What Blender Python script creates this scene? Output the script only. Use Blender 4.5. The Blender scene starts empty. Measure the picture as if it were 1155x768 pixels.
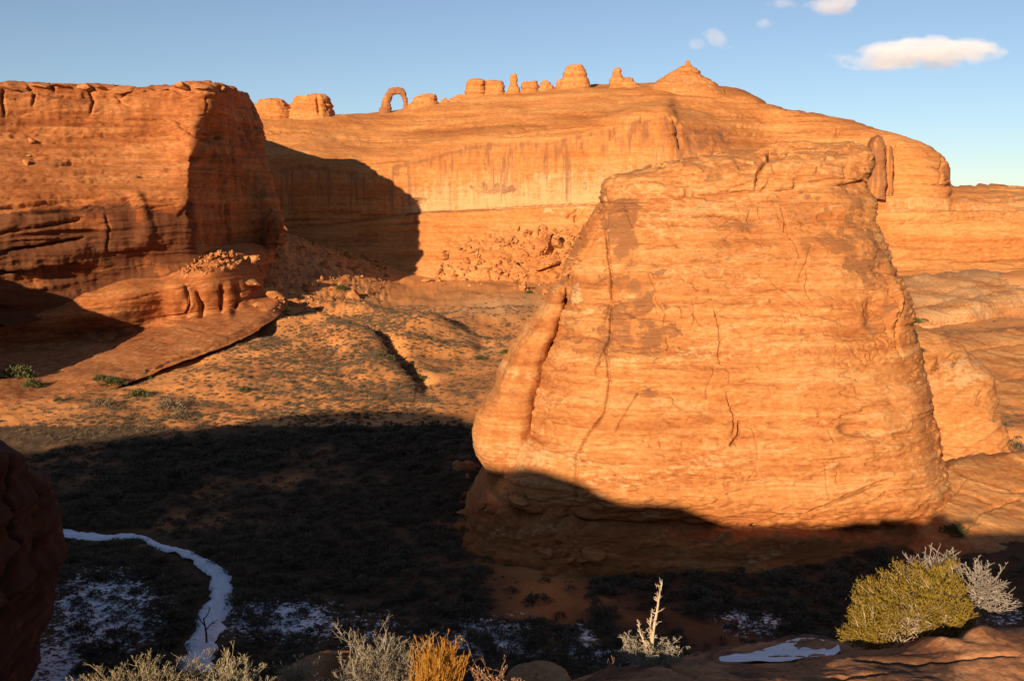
import bpy, math, random
import numpy as np
from mathutils import Vector

# ------------------------------------------------------------------ camera, sky, sun, exposure
S = bpy.context.scene
FPX, CX, CY, HOR = 1120.0, 577.5, 384.0, 230.0          # lens in photo pixels, photo centre, horizon row
TH = math.atan((CY - HOR) / FPX)
cd = bpy.data.cameras.new('camera')
cam = bpy.data.objects.new('camera', cd)
S.collection.objects.link(cam)
cam.location = (0, 0, 0)
cam.rotation_euler = (math.pi / 2 - TH, 0, 0)
cd.sensor_width = 36.0
cd.lens = 36.0 * FPX / 1155.0
cd.clip_start = 0.2
cd.clip_end = 20000
S.camera = cam

SUN_AZ, SUN_EL = 24.0, 15.9                              # degrees left of straight behind, elevation
w = bpy.data.worlds.new("World"); S.world = w; w.use_nodes = True
nt = w.node_tree
bg = nt.nodes['Background']
sky = nt.nodes.new('ShaderNodeTexSky')
sky.sky_type = 'NISHITA'; sky.sun_disc = False
sky.sun_elevation = math.radians(SUN_EL)
sky.sun_rotation = math.radians(180 + SUN_AZ)
sky.altitude = 1500; sky.air_density = 1.0; sky.dust_density = 0.3; sky.ozone_density = 3.0
hs = nt.nodes.new('ShaderNodeHueSaturation'); hs.inputs['Saturation'].default_value = 0.86; hs.inputs['Value'].default_value = 0.98
nt.links.new(sky.outputs[0], hs.inputs['Color']); nt.links.new(hs.outputs[0], bg.inputs[0])
bg.inputs[1].default_value = 0.062
sd = bpy.data.lights.new('sun', 'SUN'); sd.energy = 5.0; sd.angle = math.radians(0.5); sd.color = (1.0, 0.80, 0.555)
sun = bpy.data.objects.new('sun', sd); S.collection.objects.link(sun)
_a, _e = math.radians(SUN_AZ), math.radians(SUN_EL)
SUNDIR = np.array([math.sin(_a) * math.cos(_e), math.cos(_a) * math.cos(_e), -math.sin(_e)])   # travel direction
sun.rotation_euler = Vector(SUNDIR).to_track_quat('-Z', 'Y').to_euler()
S.view_settings.view_transform = 'Standard'; S.view_settings.look = 'None'
S.view_settings.exposure = 0.82; S.view_settings.gamma = 1.0
S.view_settings.use_curve_mapping = False
S.cycles.max_bounces = 20; S.cycles.diffuse_bounces = 3; S.cycles.volume_bounces = 16; S.cycles.glossy_bounces = 1
S.cycles.use_denoising = True
COL = S.collection

# ------------------------------------------------------------------ numbers
rng = np.random.default_rng(7)
random.seed(7)
ct, st = math.cos(TH), math.sin(TH)

def P(px, py, Y):
    """point seen at photo pixel (px,py) at forward distance Y"""
    px = np.asarray(px, float); py = np.asarray(py, float); Y = np.asarray(Y, float)
    a = (px - CX) / FPX; b = (CY - py) / FPX
    dy = ct + b * st; dz = -st + b * ct
    return np.stack(np.broadcast_arrays(a / dy * Y, Y, dz / dy * Y), -1)

def PX(p):
    x, y, z = p[..., 0], p[..., 1], p[..., 2]
    f = np.maximum(y * ct - z * st, 1e-3); u = y * st + z * ct
    return CX + FPX * x / f, CY - FPX * u / f

_prm = rng.permutation(256).astype(np.int32)
_g = rng.normal(size=(256, 3)); _g /= np.linalg.norm(_g, axis=1)[:, None]; _g = _g.astype(np.float32)

def perlin(x, y, z):
    x, y, z = np.broadcast_arrays(np.asarray(x, np.float32), np.asarray(y, np.float32), np.asarray(z, np.float32))
    xi, yi, zi = np.floor(x), np.floor(y), np.floor(z)
    fx, fy, fz = x - xi, y - yi, z - zi
    xi = xi.astype(np.int32); yi = yi.astype(np.int32); zi = zi.astype(np.int32)
    ux, uy, uz = [f * f * f * (f * (f * 6 - 15) + 10) for f in (fx, fy, fz)]
    out = 0
    for dx in (0, 1):
        hx = _prm[(xi + dx) & 255]; wx = ux if dx else 1 - ux
        for dy in (0, 1):
            hy = _prm[(hx + yi + dy) & 255]; wy = uy if dy else 1 - uy
            for dz in (0, 1):
                h = _prm[(hy + zi + dz) & 255]; wz = uz if dz else 1 - uz
                g = _g[h]
                out = out + wx * wy * wz * (g[..., 0] * (fx - dx) + g[..., 1] * (fy - dy) + g[..., 2] * (fz - dz))
    return out * 1.5

def fbm(x, y, z, octv=4, gain=0.5, lac=2.03, off=0.0):
    s = 0; a = 1.0; f = 1.0
    for i in range(octv):
        s = s + a * perlin(x * f + off + 17.3 * i, y * f + 5.1 * i, z * f + 9.7 * i)
        a *= gain; f *= lac
    return s

def worley(x, y, z):
    """distance to nearest and second nearest cell point, id of nearest"""
    x, y, z = np.broadcast_arrays(np.asarray(x, np.float32), np.asarray(y, np.float32), np.asarray(z, np.float32))
    xi, yi, zi = [np.floor(v).astype(np.int32) for v in (x, y, z)]
    f1 = np.full(x.shape, 9.0, np.float32); f2 = f1.copy(); idn = np.zeros(x.shape, np.int32)
    for dx in (-1, 0, 1):
        for dy in (-1, 0, 1):
            for dz in (-1, 0, 1):
                h = _prm[(_prm[(_prm[(xi + dx) & 255] + yi + dy) & 255] + zi + dz) & 255]
                h2 = _prm[(h + 57) & 255]; h3 = _prm[(h + 131) & 255]
                d = np.sqrt((xi + dx + h / 256. - x) ** 2 + (yi + dy + h2 / 256. - y) ** 2 + (zi + dz + h3 / 256. - z) ** 2)
                n = d < f1
                f2 = np.where(n, f1, np.minimum(f2, d)); idn = np.where(n, h, idn); f1 = np.where(n, d, f1)
    return f1, f2, idn

def sstep(a, b, x):
    t = np.clip((np.asarray(x, float) - a) / (b - a), 0, 1); return t * t * (3 - 2 * t)

def seg_dist(px, py, line):
    """pixel distance to a polyline, and parameter 0..1 along it"""
    best = np.full(px.shape, 1e9); tt = np.zeros(px.shape); n = len(line) - 1
    for i in range(n):
        (ax, ay), (bx, by) = line[i][:2], line[i + 1][:2]
        vx, vy = bx - ax, by - ay; L = vx * vx + vy * vy + 1e-9
        t = np.clip(((px - ax) * vx + (py - ay) * vy) / L, 0, 1)
        d = np.hypot(px - ax - t * vx, py - ay - t * vy)
        m = d < best; best = np.where(m, d, best); tt = np.where(m, (i + t) / n, tt)
    return best, tt

def in_poly(px, py, poly):
    c = np.zeros(np.shape(px), bool); n = len(poly)
    for i in range(n):
        x1, y1 = poly[i]; x2, y2 = poly[(i + 1) % n]
        if y1 == y2: continue
        c ^= ((y1 > py) != (y2 > py)) & (px < (x2 - x1) * (py - y1) / (y2 - y1) + x1)
    return c

# ------------------------------------------------------------------ objects
def tag(o, label=None, cat=None, group=None, kind=None):
    if label: o['label'] = label
    if cat: o['category'] = cat
    if group: o['group'] = group
    if kind: o['kind'] = kind
    return o

def link(name, me, mat=None, parent=None):
    o = bpy.data.objects.new(name, me); COL.objects.link(o)
    if mat is not None and not me.materials: me.materials.append(mat)
    if parent is not None: o.parent = parent
    return o

def empty(name, loc=(0, 0, 0)):
    o = bpy.data.objects.new(name, None); COL.objects.link(o); o.location = loc; o.empty_display_size = 0.5
    return o

def quad_mesh(name, V, F, attrs=None, smooth=True):
    V = np.asarray(V, np.float32); F = np.asarray(F, np.int32); k = F.shape[1]
    me = bpy.data.meshes.new(name)
    me.vertices.add(len(V)); me.vertices.foreach_set('co', V.ravel())
    me.loops.add(F.size); me.loops.foreach_set('vertex_index', F.ravel())
    me.polygons.add(len(F)); me.polygons.foreach_set('loop_start', np.arange(0, F.size, k, dtype=np.int32))
    me.polygons.foreach_set('use_smooth', np.full(len(F), smooth, bool))
    me.update(calc_edges=True)
    for k_, v in (attrs or {}).items():
        a = me.attributes.new(k_, 'FLOAT', 'POINT'); a.data.foreach_set('value', np.ascontiguousarray(v, np.float32).ravel())
    return me

def grid_faces(nr, nc, wrap=False):
    i = np.arange(nr - 1)[:, None]; j = np.arange(nc if wrap else nc - 1)[None, :]
    j2 = (j + 1) % nc
    return np.stack(np.broadcast_arrays(i * nc + j, i * nc + j2, (i + 1) * nc + j2, (i + 1) * nc + j), -1).reshape(-1, 4)

def cr_sample(C, counts):
    """Catmull-Rom along axis 0 of control array C, counts[i] samples in segment i"""
    n = len(C); out = []
    for i in range(n - 1):
        p0, p1, p2, p3 = C[max(i - 1, 0)], C[i], C[i + 1], C[min(i + 2, n - 1)]
        d1 = (p2 - p0) * 0.5; d2 = (p3 - p1) * 0.5
        L = np.linalg.norm(p2 - p1, axis=-1, keepdims=True)
        for d in (d1, d2):
            l = np.linalg.norm(d, axis=-1, keepdims=True); d *= np.minimum(1, 1.2 * L / (l + 1e-9))
        t = np.arange(counts[i]) / counts[i]
        t = t.reshape((-1,) + (1,) * (C.ndim - 1))
        h = 2 * t ** 3 - 3 * t ** 2
        out.append((h + 1) * p1 + (t ** 3 - 2 * t ** 2 + t) * d1 - h * p2 + (t ** 3 - t ** 2) * d2)
    out.append(C[-1][None])
    return np.concatenate(out)

def pixlen(A, B):
    ax, ay = PX(A); bx, by = PX(B)
    return np.hypot(ax - bx, ay - by)

def normals(G, wrap=False):
    if wrap:
        du = np.roll(G, -1, 1) - np.roll(G, 1, 1)
    else:
        du = np.gradient(G, axis=1)
    dv = np.gradient(G, axis=0)
    n = np.cross(du, dv); n /= np.linalg.norm(n, axis=-1, keepdims=True) + 1e-9
    return n

def groove(px, py, lines):
    """sum of crack masks: lines of (points, width_px, depth)"""
    d = np.zeros(px.shape); s = np.zeros(px.shape)
    fx, fy = px.ravel(), py.ravel(); fd, fs = d.ravel(), s.ravel()
    for pts, wd, dep in lines:
        q = np.array([p[:2] for p in pts], float); mg = 4 * wd
        k = np.nonzero((fx > q[:, 0].min() - mg) & (fx < q[:, 0].max() + mg) & (fy > q[:, 1].min() - mg) & (fy < q[:, 1].max() + mg))[0]
        if not len(k): continue
        r, t = seg_dist(fx[k], fy[k], pts)
        m = np.exp(-(r / wd) ** 2) * np.minimum(1, np.minimum(t, 1 - t) * 8 + .25)
        fd[k] += m * dep; fs[k] = np.maximum(fs[k], m)
    d, s = fd.reshape(px.shape), fs.reshape(px.shape)
    return d, s

def finish_grid(name, G, mat, dispf, attrf, wrap=False, lines=(), parent=None, flip=None, jit=1.2):
    n = normals(G, wrap)
    if flip is None:
        if wrap:
            c = G.mean(axis=1, keepdims=True); flip = ((G - c) * n).sum(-1).mean() < 0
        else:
            flip = ((-G) * n).sum(-1).mean() < 0
    if flip: n = -n
    px, py = PX(G)
    x, y, z = G[..., 0], G[..., 1], G[..., 2]
    ctx = dict(px=px, py=py, x=x, y=y, z=z, n=n)
    d = dispf(ctx)
    if lines:
        jx = px + jit * fbm(x * .35, y * .35, z * .35, 2, off=3); jy = py + jit * fbm(x * .35, y * .35, z * .35, 2, off=31)
        g, gm = groove(jx, jy, lines); d = d - g; ctx['crack'] = gm
    G2 = G + n * d[..., None]
    at = attrf(ctx) if attrf else {}
    nr, nc = G.shape[:2]
    F = grid_faces(nr, nc, wrap)
    if flip: F = F[:, ::-1]
    me = quad_mesh(name, G2.reshape(-1, 3), F, {k: v.reshape(-1) for k, v in at.items()})
    return link(name, me, mat, parent)

def net(name, cols, mat, dispf, attrf, step=1.4, **kw):
    """cols: list of columns, each a list of (px,py,Y) from the base up, over the top and down behind"""
    C = np.array([[P(*q) for q in c] for c in cols])               # ncol, nrow, 3
    nr = C.shape[1]
    rc = [int(max(2, np.ceil(min(900, pixlen(C[:, i], C[:, i + 1]).max()) / step))) for i in range(nr - 1)]
    A = cr_sample(np.swapaxes(C, 0, 1), rc)                        # rows fine
    cc = [int(max(2, np.ceil(min(300, np.median(pixlen(A[:, i], A[:, i + 1]))) / step))) for i in range(C.shape[0] - 1)]
    G = np.swapaxes(cr_sample(np.swapaxes(A, 0, 1), cc), 0, 1)
    return finish_grid(name, G, mat, dispf, attrf, **kw)

def loft(name, rows, mat, dispf, attrf, step=1.4, e=0.8, back=26, close=True, **kw):
    """closed solid: rows from the bottom up of (pxL,pyL,pxR,pyR,Y,bulge,depth)"""
    rows = [list(r) for r in rows]
    L = np.array([P(r[0], r[1], r[4]) for r in rows]); R = np.array([P(r[2], r[3], r[4]) for r in rows])
    B = np.array([r[5] for r in rows], float)[:, None]; D = np.array([r[6] for r in rows], float)[:, None]
    if close:
        m = (L[-1] + R[-1]) / 2
        L = np.vstack([L, m * .995 + L[-1] * .005]); R = np.vstack([R, m * .995 + R[-1] * .005]); B = np.vstack([B, [[.02]]]); D = np.vstack([D, [[.02]]])
        up = 0.10 * np.linalg.norm(R[-2] - L[-2]); up = min(up, .5 * abs(rows[-1][5] + rows[-1][6]) + .05)
        L[-1, 2] += up * .6; R[-1, 2] += up * .6
    ctl = np.concatenate([L, R, B, D], 1)                          # n, 8
    seg = [int(max(3, np.ceil(max(pixlen(L[i:i+1], L[i+1:i+2]).max(), pixlen(R[i:i+1], R[i+1:i+2]).max(), pixlen((L+R)[i:i+1]/2, (L+R)[i+1:i+2]/2).max()) / step))) for i in range(len(L) - 1)]
    if close: seg[-1] = max(seg[-1], int(np.ceil(pixlen(L[-2], R[-2]) / step / 6)) + 4)
    A = cr_sample(ctl, seg)
    mid = len(rows) // 2
    wpx = max(pixlen(L[i], R[i]) for i in range(len(rows)))
    nf = int(max(10, wpx * 1.15 / step))
    ph = np.linspace(0, math.pi, 4000)
    cl = np.sign(np.cos(ph)) * np.abs(np.cos(ph)) ** e; sl = np.abs(np.sin(ph)) ** e
    hw = np.linalg.norm(R[mid] - L[mid]) / 2
    s = np.concatenate([[0], np.cumsum(np.hypot(np.diff(cl) * hw, np.diff(sl) * B[mid, 0]))])
    tf = np.linspace(0, s[-1], nf, endpoint=False)
    cf, sf = np.interp(tf, s, cl), np.interp(tf, s, sl)
    pb = np.linspace(0, math.pi, back, endpoint=False)
    cb = -np.sign(np.cos(pb)) * np.abs(np.cos(pb)) ** e; sb = -np.abs(np.sin(pb)) ** e
    c_, s_ = np.concatenate([cf, cb]), np.concatenate([sf, sb])
    u = (1 - c_) / 2
    G = A[:, None, 0:3] * (1 - u)[None, :, None] + A[:, None, 3:6] * u[None, :, None]
    G[..., 1] += np.where(s_ > 0, -s_[None] * A[:, 6:7], -s_[None] * A[:, 7:8])
    return finish_grid(name, G, mat, dispf, attrf, wrap=True, **kw)

# ------------------------------------------------------------------ materials
def new_mat(name):
    m = bpy.data.materials.new(name); m.use_nodes = True
    b = m.node_tree.nodes['Principled BSDF']
    b.inputs['Specular IOR Level'].default_value = 0.15
    return m, m.node_tree, b

def N(t, typ, **kw):
    n = t.nodes.new(typ)
    for k, v in kw.items(): setattr(n, k, v)
    return n

def math_(t, op, a, b=None, clamp=False):
    n = N(t, 'ShaderNodeMath', operation=op, use_clamp=clamp)
    for i, v in enumerate((a, b)):
        if v is None: continue
        if isinstance(v, (int, float)): n.inputs[i].default_value = v
        else: t.links.new(v, n.inputs[i])
    return n.outputs[0]

def mixc(t, f, a, b, blend='MIX'):
    n = N(t, 'ShaderNodeMix', data_type='RGBA', blend_type=blend)
    for s, v in ((0, f), (6, a), (7, b)):
        if isinstance(v, (int, float)): n.inputs[s].default_value = v
        elif isinstance(v, tuple): n.inputs[s].default_value = v + (1,)
        else: t.links.new(v, n.inputs[s])
    return n.outputs[2]

def noise(t, vec, scale, detail=5, rough=.6, mapscale=None):
    n = N(t, 'ShaderNodeTexNoise'); n.inputs['Scale'].default_value = scale
    n.inputs['Detail'].default_value = detail; n.inputs['Roughness'].default_value = rough
    if mapscale:
        m = N(t, 'ShaderNodeVectorMath', operation='MULTIPLY'); t.links.new(vec, m.inputs[0]); m.inputs[1].default_value = mapscale
        vec = m.outputs[0]
    t.links.new(vec, n.inputs['Vector'])
    return n.outputs[0]

def ramp(t, f, stops):
    r = N(t, 'ShaderNodeValToRGB'); el = r.color_ramp.elements
    while len(el) < len(stops): el.new(.5)
    for e_, (p, c) in zip(el, stops): e_.position = p; e_.color = c + (1,)
    t.links.new(f, r.inputs[0]); return r.outputs[0]

def attr(t, name):
    return N(t, 'ShaderNodeAttribute', attribute_name=name).outputs['Fac']

def rock_material(name, dark, mid, light, stain_shade=(.13, .055, .03), pale=(.62, .40, .22), sc=1.0, bump=.9, streak=False):
    m, t, b = new_mat(name)
    pos = N(t, 'ShaderNodeNewGeometry').outputs['Position']
    st_ = noise(t, pos, 1.0, 7, .62, (.03 * sc, .03 * sc, .9 * sc))
    mo = noise(t, pos, .11 * sc, 8, .62)
    fi = noise(t, pos, 1.3 * sc, 7, .72, (.75, .75, 1.5))
    f = math_(t, 'MULTIPLY_ADD', attr(t, 'tone'), .26)
    f.node.inputs[2].default_value = .5
    f = math_(t, 'ADD', f, math_(t, 'MULTIPLY', math_(t, 'SUBTRACT', st_, .5), 1.1))
    f = math_(t, 'ADD', f, math_(t, 'MULTIPLY', math_(t, 'SUBTRACT', mo, .5), .8))
    f = math_(t, 'ADD', f, math_(t, 'MULTIPLY', math_(t, 'SUBTRACT', fi, .5), 1.7), True)
    c = ramp(t, f, [(.12, dark), (.5, mid), (.88, light)])
    bed = noise(t, pos, 1.0, 3, .55, (.06 * sc, .06 * sc, 3.4 * sc))
    bl = math_(t, 'MULTIPLY', math_(t, 'SUBTRACT', .47, bed), 5.0, True)
    c = mixc(t, math_(t, 'MULTIPLY', bl, math_(t, 'MULTIPLY', mo, .8)), c, dark)
    var = fi
    if streak:
        vs = noise(t, pos, 1.0, 5, .7, (.9 * sc, .4 * sc, .035 * sc))
        var = math_(t, 'ADD', math_(t, 'MULTIPLY', fi, .35), math_(t, 'MULTIPLY', vs, .65))
    def crisp(a, gain, off, amt):
        k_ = math_(t, 'ADD', attr(t, a), math_(t, 'MULTIPLY', math_(t, 'SUBTRACT', var, .5), 2.4))
        k_ = math_(t, 'MULTIPLY', math_(t, 'SUBTRACT', k_, off), gain, True)
        gate = math_(t, 'MULTIPLY', attr(t, a), 8.0, True)
        return math_(t, 'MULTIPLY', math_(t, 'MULTIPLY', k_, gate), amt)
    c = mixc(t, crisp('pale', 2.5, .22, .85), c, pale)
    c = mixc(t, crisp('stain_shade', 3.2, .30, .80), c, stain_shade)
    t.links.new(c, b.inputs['Base Color'])
    b.inputs['Roughness'].default_value = .9
    bp = N(t, 'ShaderNodeBump'); bp.inputs['Strength'].default_value = bump; bp.inputs['Distance'].default_value = .35 / sc
    h = math_(t, 'ADD', math_(t, 'ADD', math_(t, 'MULTIPLY', fi, .7), math_(t, 'MULTIPLY', st_, .8)), math_(t, 'MULTIPLY', bed, .45))
    t.links.new(h, bp.inputs['Height']); t.links.new(bp.outputs[0], b.inputs['Normal'])
    return m

M_BUTTE = rock_material('butte_sandstone', (.30, .095, .026), (.43, .167, .050), (.52, .255, .094), stain_shade=(.20, .080, .032), pale=(.50, .29, .135))
M_HILL = rock_material('slickrock', (.34, .110, .029), (.46, .175, .050), (.53, .24, .083), stain_shade=(.21, .088, .040), pale=(.50, .30, .14), sc=.40, streak=True)
M_CLIFF = rock_material('cliff_sandstone', (.22, .060, .016), (.34, .110, .032), (.44, .18, .062), stain_shade=(.085, .030, .014), pale=(.44, .23, .10), sc=.55)
M_SPUR_SHADE = rock_material('shade_dark_rock', (.06, .020, .009), (.12, .042, .018), (.19, .075, .032), stain_shade=(.04, .016, .010), sc=.9)  # for the spur: its deep shade is put into the rock colour
M_BOULDER = rock_material('boulder_sandstone', (.28, .085, .025), (.39, .15, .048), (.48, .23, .09), sc=1.2)
M_NEAR = rock_material('rim_sandstone', (.20, .07, .028), (.34, .14, .058), (.46, .23, .11), stain_shade=(.06, .03, .018), sc=9)

def ground_material():
    m, t, b = new_mat('desert_soil')
    pos = N(t, 'ShaderNodeNewGeometry').outputs['Position']
    mo = noise(t, pos, .06, 8, .65); fi = noise(t, pos, .9, 8, .72); sp = noise(t, pos, .45, 3, .8)
    f = math_(t, 'ADD', math_(t, 'MULTIPLY', mo, .55), math_(t, 'MULTIPLY', fi, .45))
    c = ramp(t, f, [(.3, (.42, .14, .038)), (.5, (.62, .24, .070)), (.68, (.68, .32, .12))])
    c = mixc(t, attr(t, 'pale'), c, (.52, .32, .16))
    c = mixc(t, attr(t, 'scrub'), c, (.065, .042, .025))  # scrub litter, plus valley shade put into the soil colour
    sn = math_(t, 'SUBTRACT', math_(t, 'ADD', attr(t, 'snow'), math_(t, 'MULTIPLY', math_(t, 'SUBTRACT', noise(t, pos, 1.5, 8, .75), .5), 3.2)), .74)
    sn = math_(t, 'MULTIPLY', sn, 7.0, True)
    c = mixc(t, sn, c, (.80, .82, .86))
    t.links.new(c, b.inputs['Base Color']); b.inputs['Roughness'].default_value = .95
    bp = N(t, 'ShaderNodeBump'); bp.inputs['Strength'].default_value = .6; bp.inputs['Distance'].default_value = .5
    t.links.new(fi, bp.inputs['Height']); t.links.new(bp.outputs[0], b.inputs['Normal'])
    return m
M_GROUND = ground_material()

def plain(name, c1, c2, scale=6, rough=.9, trans=0.0):
    m, t, b = new_mat(name)
    pos = N(t, 'ShaderNodeNewGeometry').outputs['Position']
    rnd = N(t, 'ShaderNodeObjectInfo').outputs['Random']
    f = math_(t, 'ADD', math_(t, 'MULTIPLY', noise(t, pos, scale, 3, .6), .75), math_(t, 'MULTIPLY', rnd, .25))
    c = ramp(t, f, [(.3, c1), (.75, c2)])
    t.links.new(c, b.inputs['Base Color']); b.inputs['Roughness'].default_value = rough
    return m
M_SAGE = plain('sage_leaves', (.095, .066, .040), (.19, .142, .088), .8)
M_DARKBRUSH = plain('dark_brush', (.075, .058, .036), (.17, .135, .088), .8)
M_GREEN = plain('green_bush_leaves', (.055, .060, .020), (.12, .115, .04), 1.5)
M_STRAW = plain('straw_twigs', (.20, .15, .08), (.42, .34, .21), 14)
M_GREYTWIG = plain('grey_twigs', (.19, .155, .105), (.38, .32, .235), 14)
M_GOLD = plain('golden_twigs', (.26, .10, .012), (.45, .20, .03), 14)
M_RED = plain('reddish_twigs', (.22, .10, .05), (.40, .22, .12), 14)
M_JUNI = plain('juniper_foliage', (.15, .095, .012), (.33, .215, .036), 9)
M_BARK = plain('bare_bark', (.38, .27, .17), (.60, .47, .33), 12)
M_DEAD = plain('dead_wood', (.20, .155, .12), (.40, .33, .27), 12)
M_DARKWOOD = plain('dark_bark', (.04, .03, .02), (.08, .06, .04), 12)
M_SNOW = plain('snow', (.60, .62, .68), (.86, .88, .92), 1.2)
def _dirty(m):
    t = m.node_tree; b = t.nodes['Principled BSDF']; src = b.inputs['Base Color'].links[0].from_socket
    pos = N(t, 'ShaderNodeNewGeometry').outputs['Position']
    k = math_(t, 'MULTIPLY', math_(t, 'SUBTRACT', noise(t, pos, 1.1, 9, .75), .56), 9.0, True)
    t.links.new(mixc(t, math_(t, 'MULTIPLY', k, .8), src, (.16, .085, .045)), b.inputs['Base Color'])
    bp = N(t, 'ShaderNodeBump'); bp.inputs['Strength'].default_value = .7; bp.inputs['Distance'].default_value = .2
    t.links.new(noise(t, pos, 2.5, 6, .65), bp.inputs['Height']); t.links.new(bp.outputs[0], b.inputs['Normal'])
_dirty(M_SNOW)

# ------------------------------------------------------------------ ground: one sheet out to the horizon
GC = [  # photo pixel column, forward distance, height: the valley floor read off the photograph
 (60,100,-48.5),(240,112,-49),(600,105,-48.5),(1000,105,-48),(1250,110,-46),(-150,110,-48),
 (0,160,-48),(240,150,-48),(450,160,-47),(700,150,-47),(1100,140,-43),(1250,150,-43),
 (-100,232,-48.5),(0,230,-48),(100,250,-47.2),(240,230,-46.5),(400,214,-45.2),(500,230,-45.6),(700,220,-46),
 (240,290,-42.5),(300,300,-43.0),(400,300,-45.0),(550,300,-46),(1155,240,-47),(1300,240,-47),
 (560,350,-42.5),(480,320,-46),(320,395,-36.8),(380,400,-37.5),(340,360,-43),(560,420,-39.5),(620,400,-40.5),(450,450,-38.5),
 (330,440,-27),(317,462,-12),(255,400,-19),(380,458,-25),(430,470,-38),(560,480,-38),(310,480,-14),(380,500,-24),
 (900,400,-42),(1080,430,-39),(1155,380,-40.5),(1155,480,-33),(1300,480,-30),(1300,380,-38),
 (150,440,-20),(0,390,-34),(-150,340,-42),(-300,250,-46),(200,330,-45),(100,290,-51),(0,280,-53),(265,348,-39),(230,360,-38),(120,340,-44),(300,385,-33),(-100,260,-51),
 (300,700,-20),(700,700,-22),(1200,700,-20),(600,560,-36)]
_cp = []
for a_, Y_, z_ in GC:
    x_ = (a_ - CX) / FPX * Y_; _cp.append((math.atan2(x_, Y_), math.hypot(x_, Y_), z_))
for th_ in (-3.0, -2.2, -1.5, -1.0, 1.0, 1.5, 2.2, 3.0):
    for r_, z_ in ((110, -47), (240, -46), (480, -40)): _cp.append((th_, r_, z_))
for th_ in np.linspace(-3.1, 3.1, 12):
    for r_, z_ in ((1500, -18), (6000, -18)): _cp.append((th_, r_, z_))
_cp = np.array(_cp)
_cu = np.stack([_cp[:, 0] * 1.6, np.log(_cp[:, 1])], 1)

def _U(d2): return d2 * np.log(d2 + 1e-9)
_n = len(_cu)
_K = _U(((_cu[:, None] - _cu[None]) ** 2).sum(-1)) + 0.02 * np.eye(_n)
_Pm = np.concatenate([np.ones((_n, 1)), _cu], 1)
_W = np.linalg.solve(np.block([[_K, _Pm], [_Pm.T, np.zeros((3, 3))]]), np.concatenate([_cp[:, 2], np.zeros(3)]))

def wl(pts):   # world xy polyline from (px,Y)
    return [((a - CX) / FPX * Y, Y) for a, Y in pts]
RIDGES = [  # polyline, height, half width
 (wl([(372, 392), (420, 362), (470, 332), (505, 314)]), 6.5, 13),
 (wl([(378, 352), (393, 336), (405, 326), (417, 316), (440, 298), (452, 284), (472, 262), (490, 232)]), -3.4, 3.0),
 (wl([(352, 345), (385, 315), (420, 280), (440, 255)]), 2.5, 9),
 (wl([(600, 392), (520, 350), (440, 290)]), 2.2, 8),
 (wl([(560, 330), (530, 300), (500, 275)]), -1.2, 3),
 (wl([(1000, 405), (1110, 412), (1300, 415)]), 10.0, 32),
 (wl([(1070, 290), (1150, 302), (1300, 310)]), 6.0, 36),
 (wl([(1120, 178), (1200, 182), (1320, 190)]), 3.5, 24),
 (wl([(300, 318), (345, 330), (398, 315), (440, 288)]), 5.0, 20),
 (wl([(60, 260), (160, 262), (240, 292)]), -1.0, 4),
]
STREAM = [(40,600.5),(75,601),(110,603),(150,601),(180,614),(215,628),(243,645),(250,668),(240,695),(228,728),(215,760)]

CREST_X = [-300, -194.7, -182.7, -180.2, -168.1, -158.7, -149.9, -141.7, -129.1, -117.8, -79.3, -74.3, -68.9, -65.4, -62.3, -59.4, -56.5, -54.1, -51.6, -48.1, -45.1, -42.1, -39.7, -37.2, -33.6, -30.1, -26.6, -23.0, -18.3, -14.1, -12.8, -11.5, -9.1, -6.2, 0.3, 30, 120, 260]  # unseen crest behind the camera, shaped to cast the valley shadow
CREST_Z = [10.1, 15.1, 19.1, 20.7, 23.6, 27.5, 28.7, 29.5, 29.9, 28.6, 13.5, 13.0, 13.1, 12.6, 11.7, 10.9, 9.4, 8.3, 7.7, 7.8, 7.6, 6.2, 5.2, 4.6, 4.5, 4.6, 4.6, 4.5, 5.1, 5.2, 4.5, 3.4, 3.0, 3.2, 3.8, 4.3, 1.8, -4.2]
_pr_y = [0, 6, 12, 17, 22, 30, 45, 65, 85, 110, 150]
_pr_s = [0, .03, .075, .14, .24, .50, .76, .93, 1.0, 1.12, 1.6]

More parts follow.
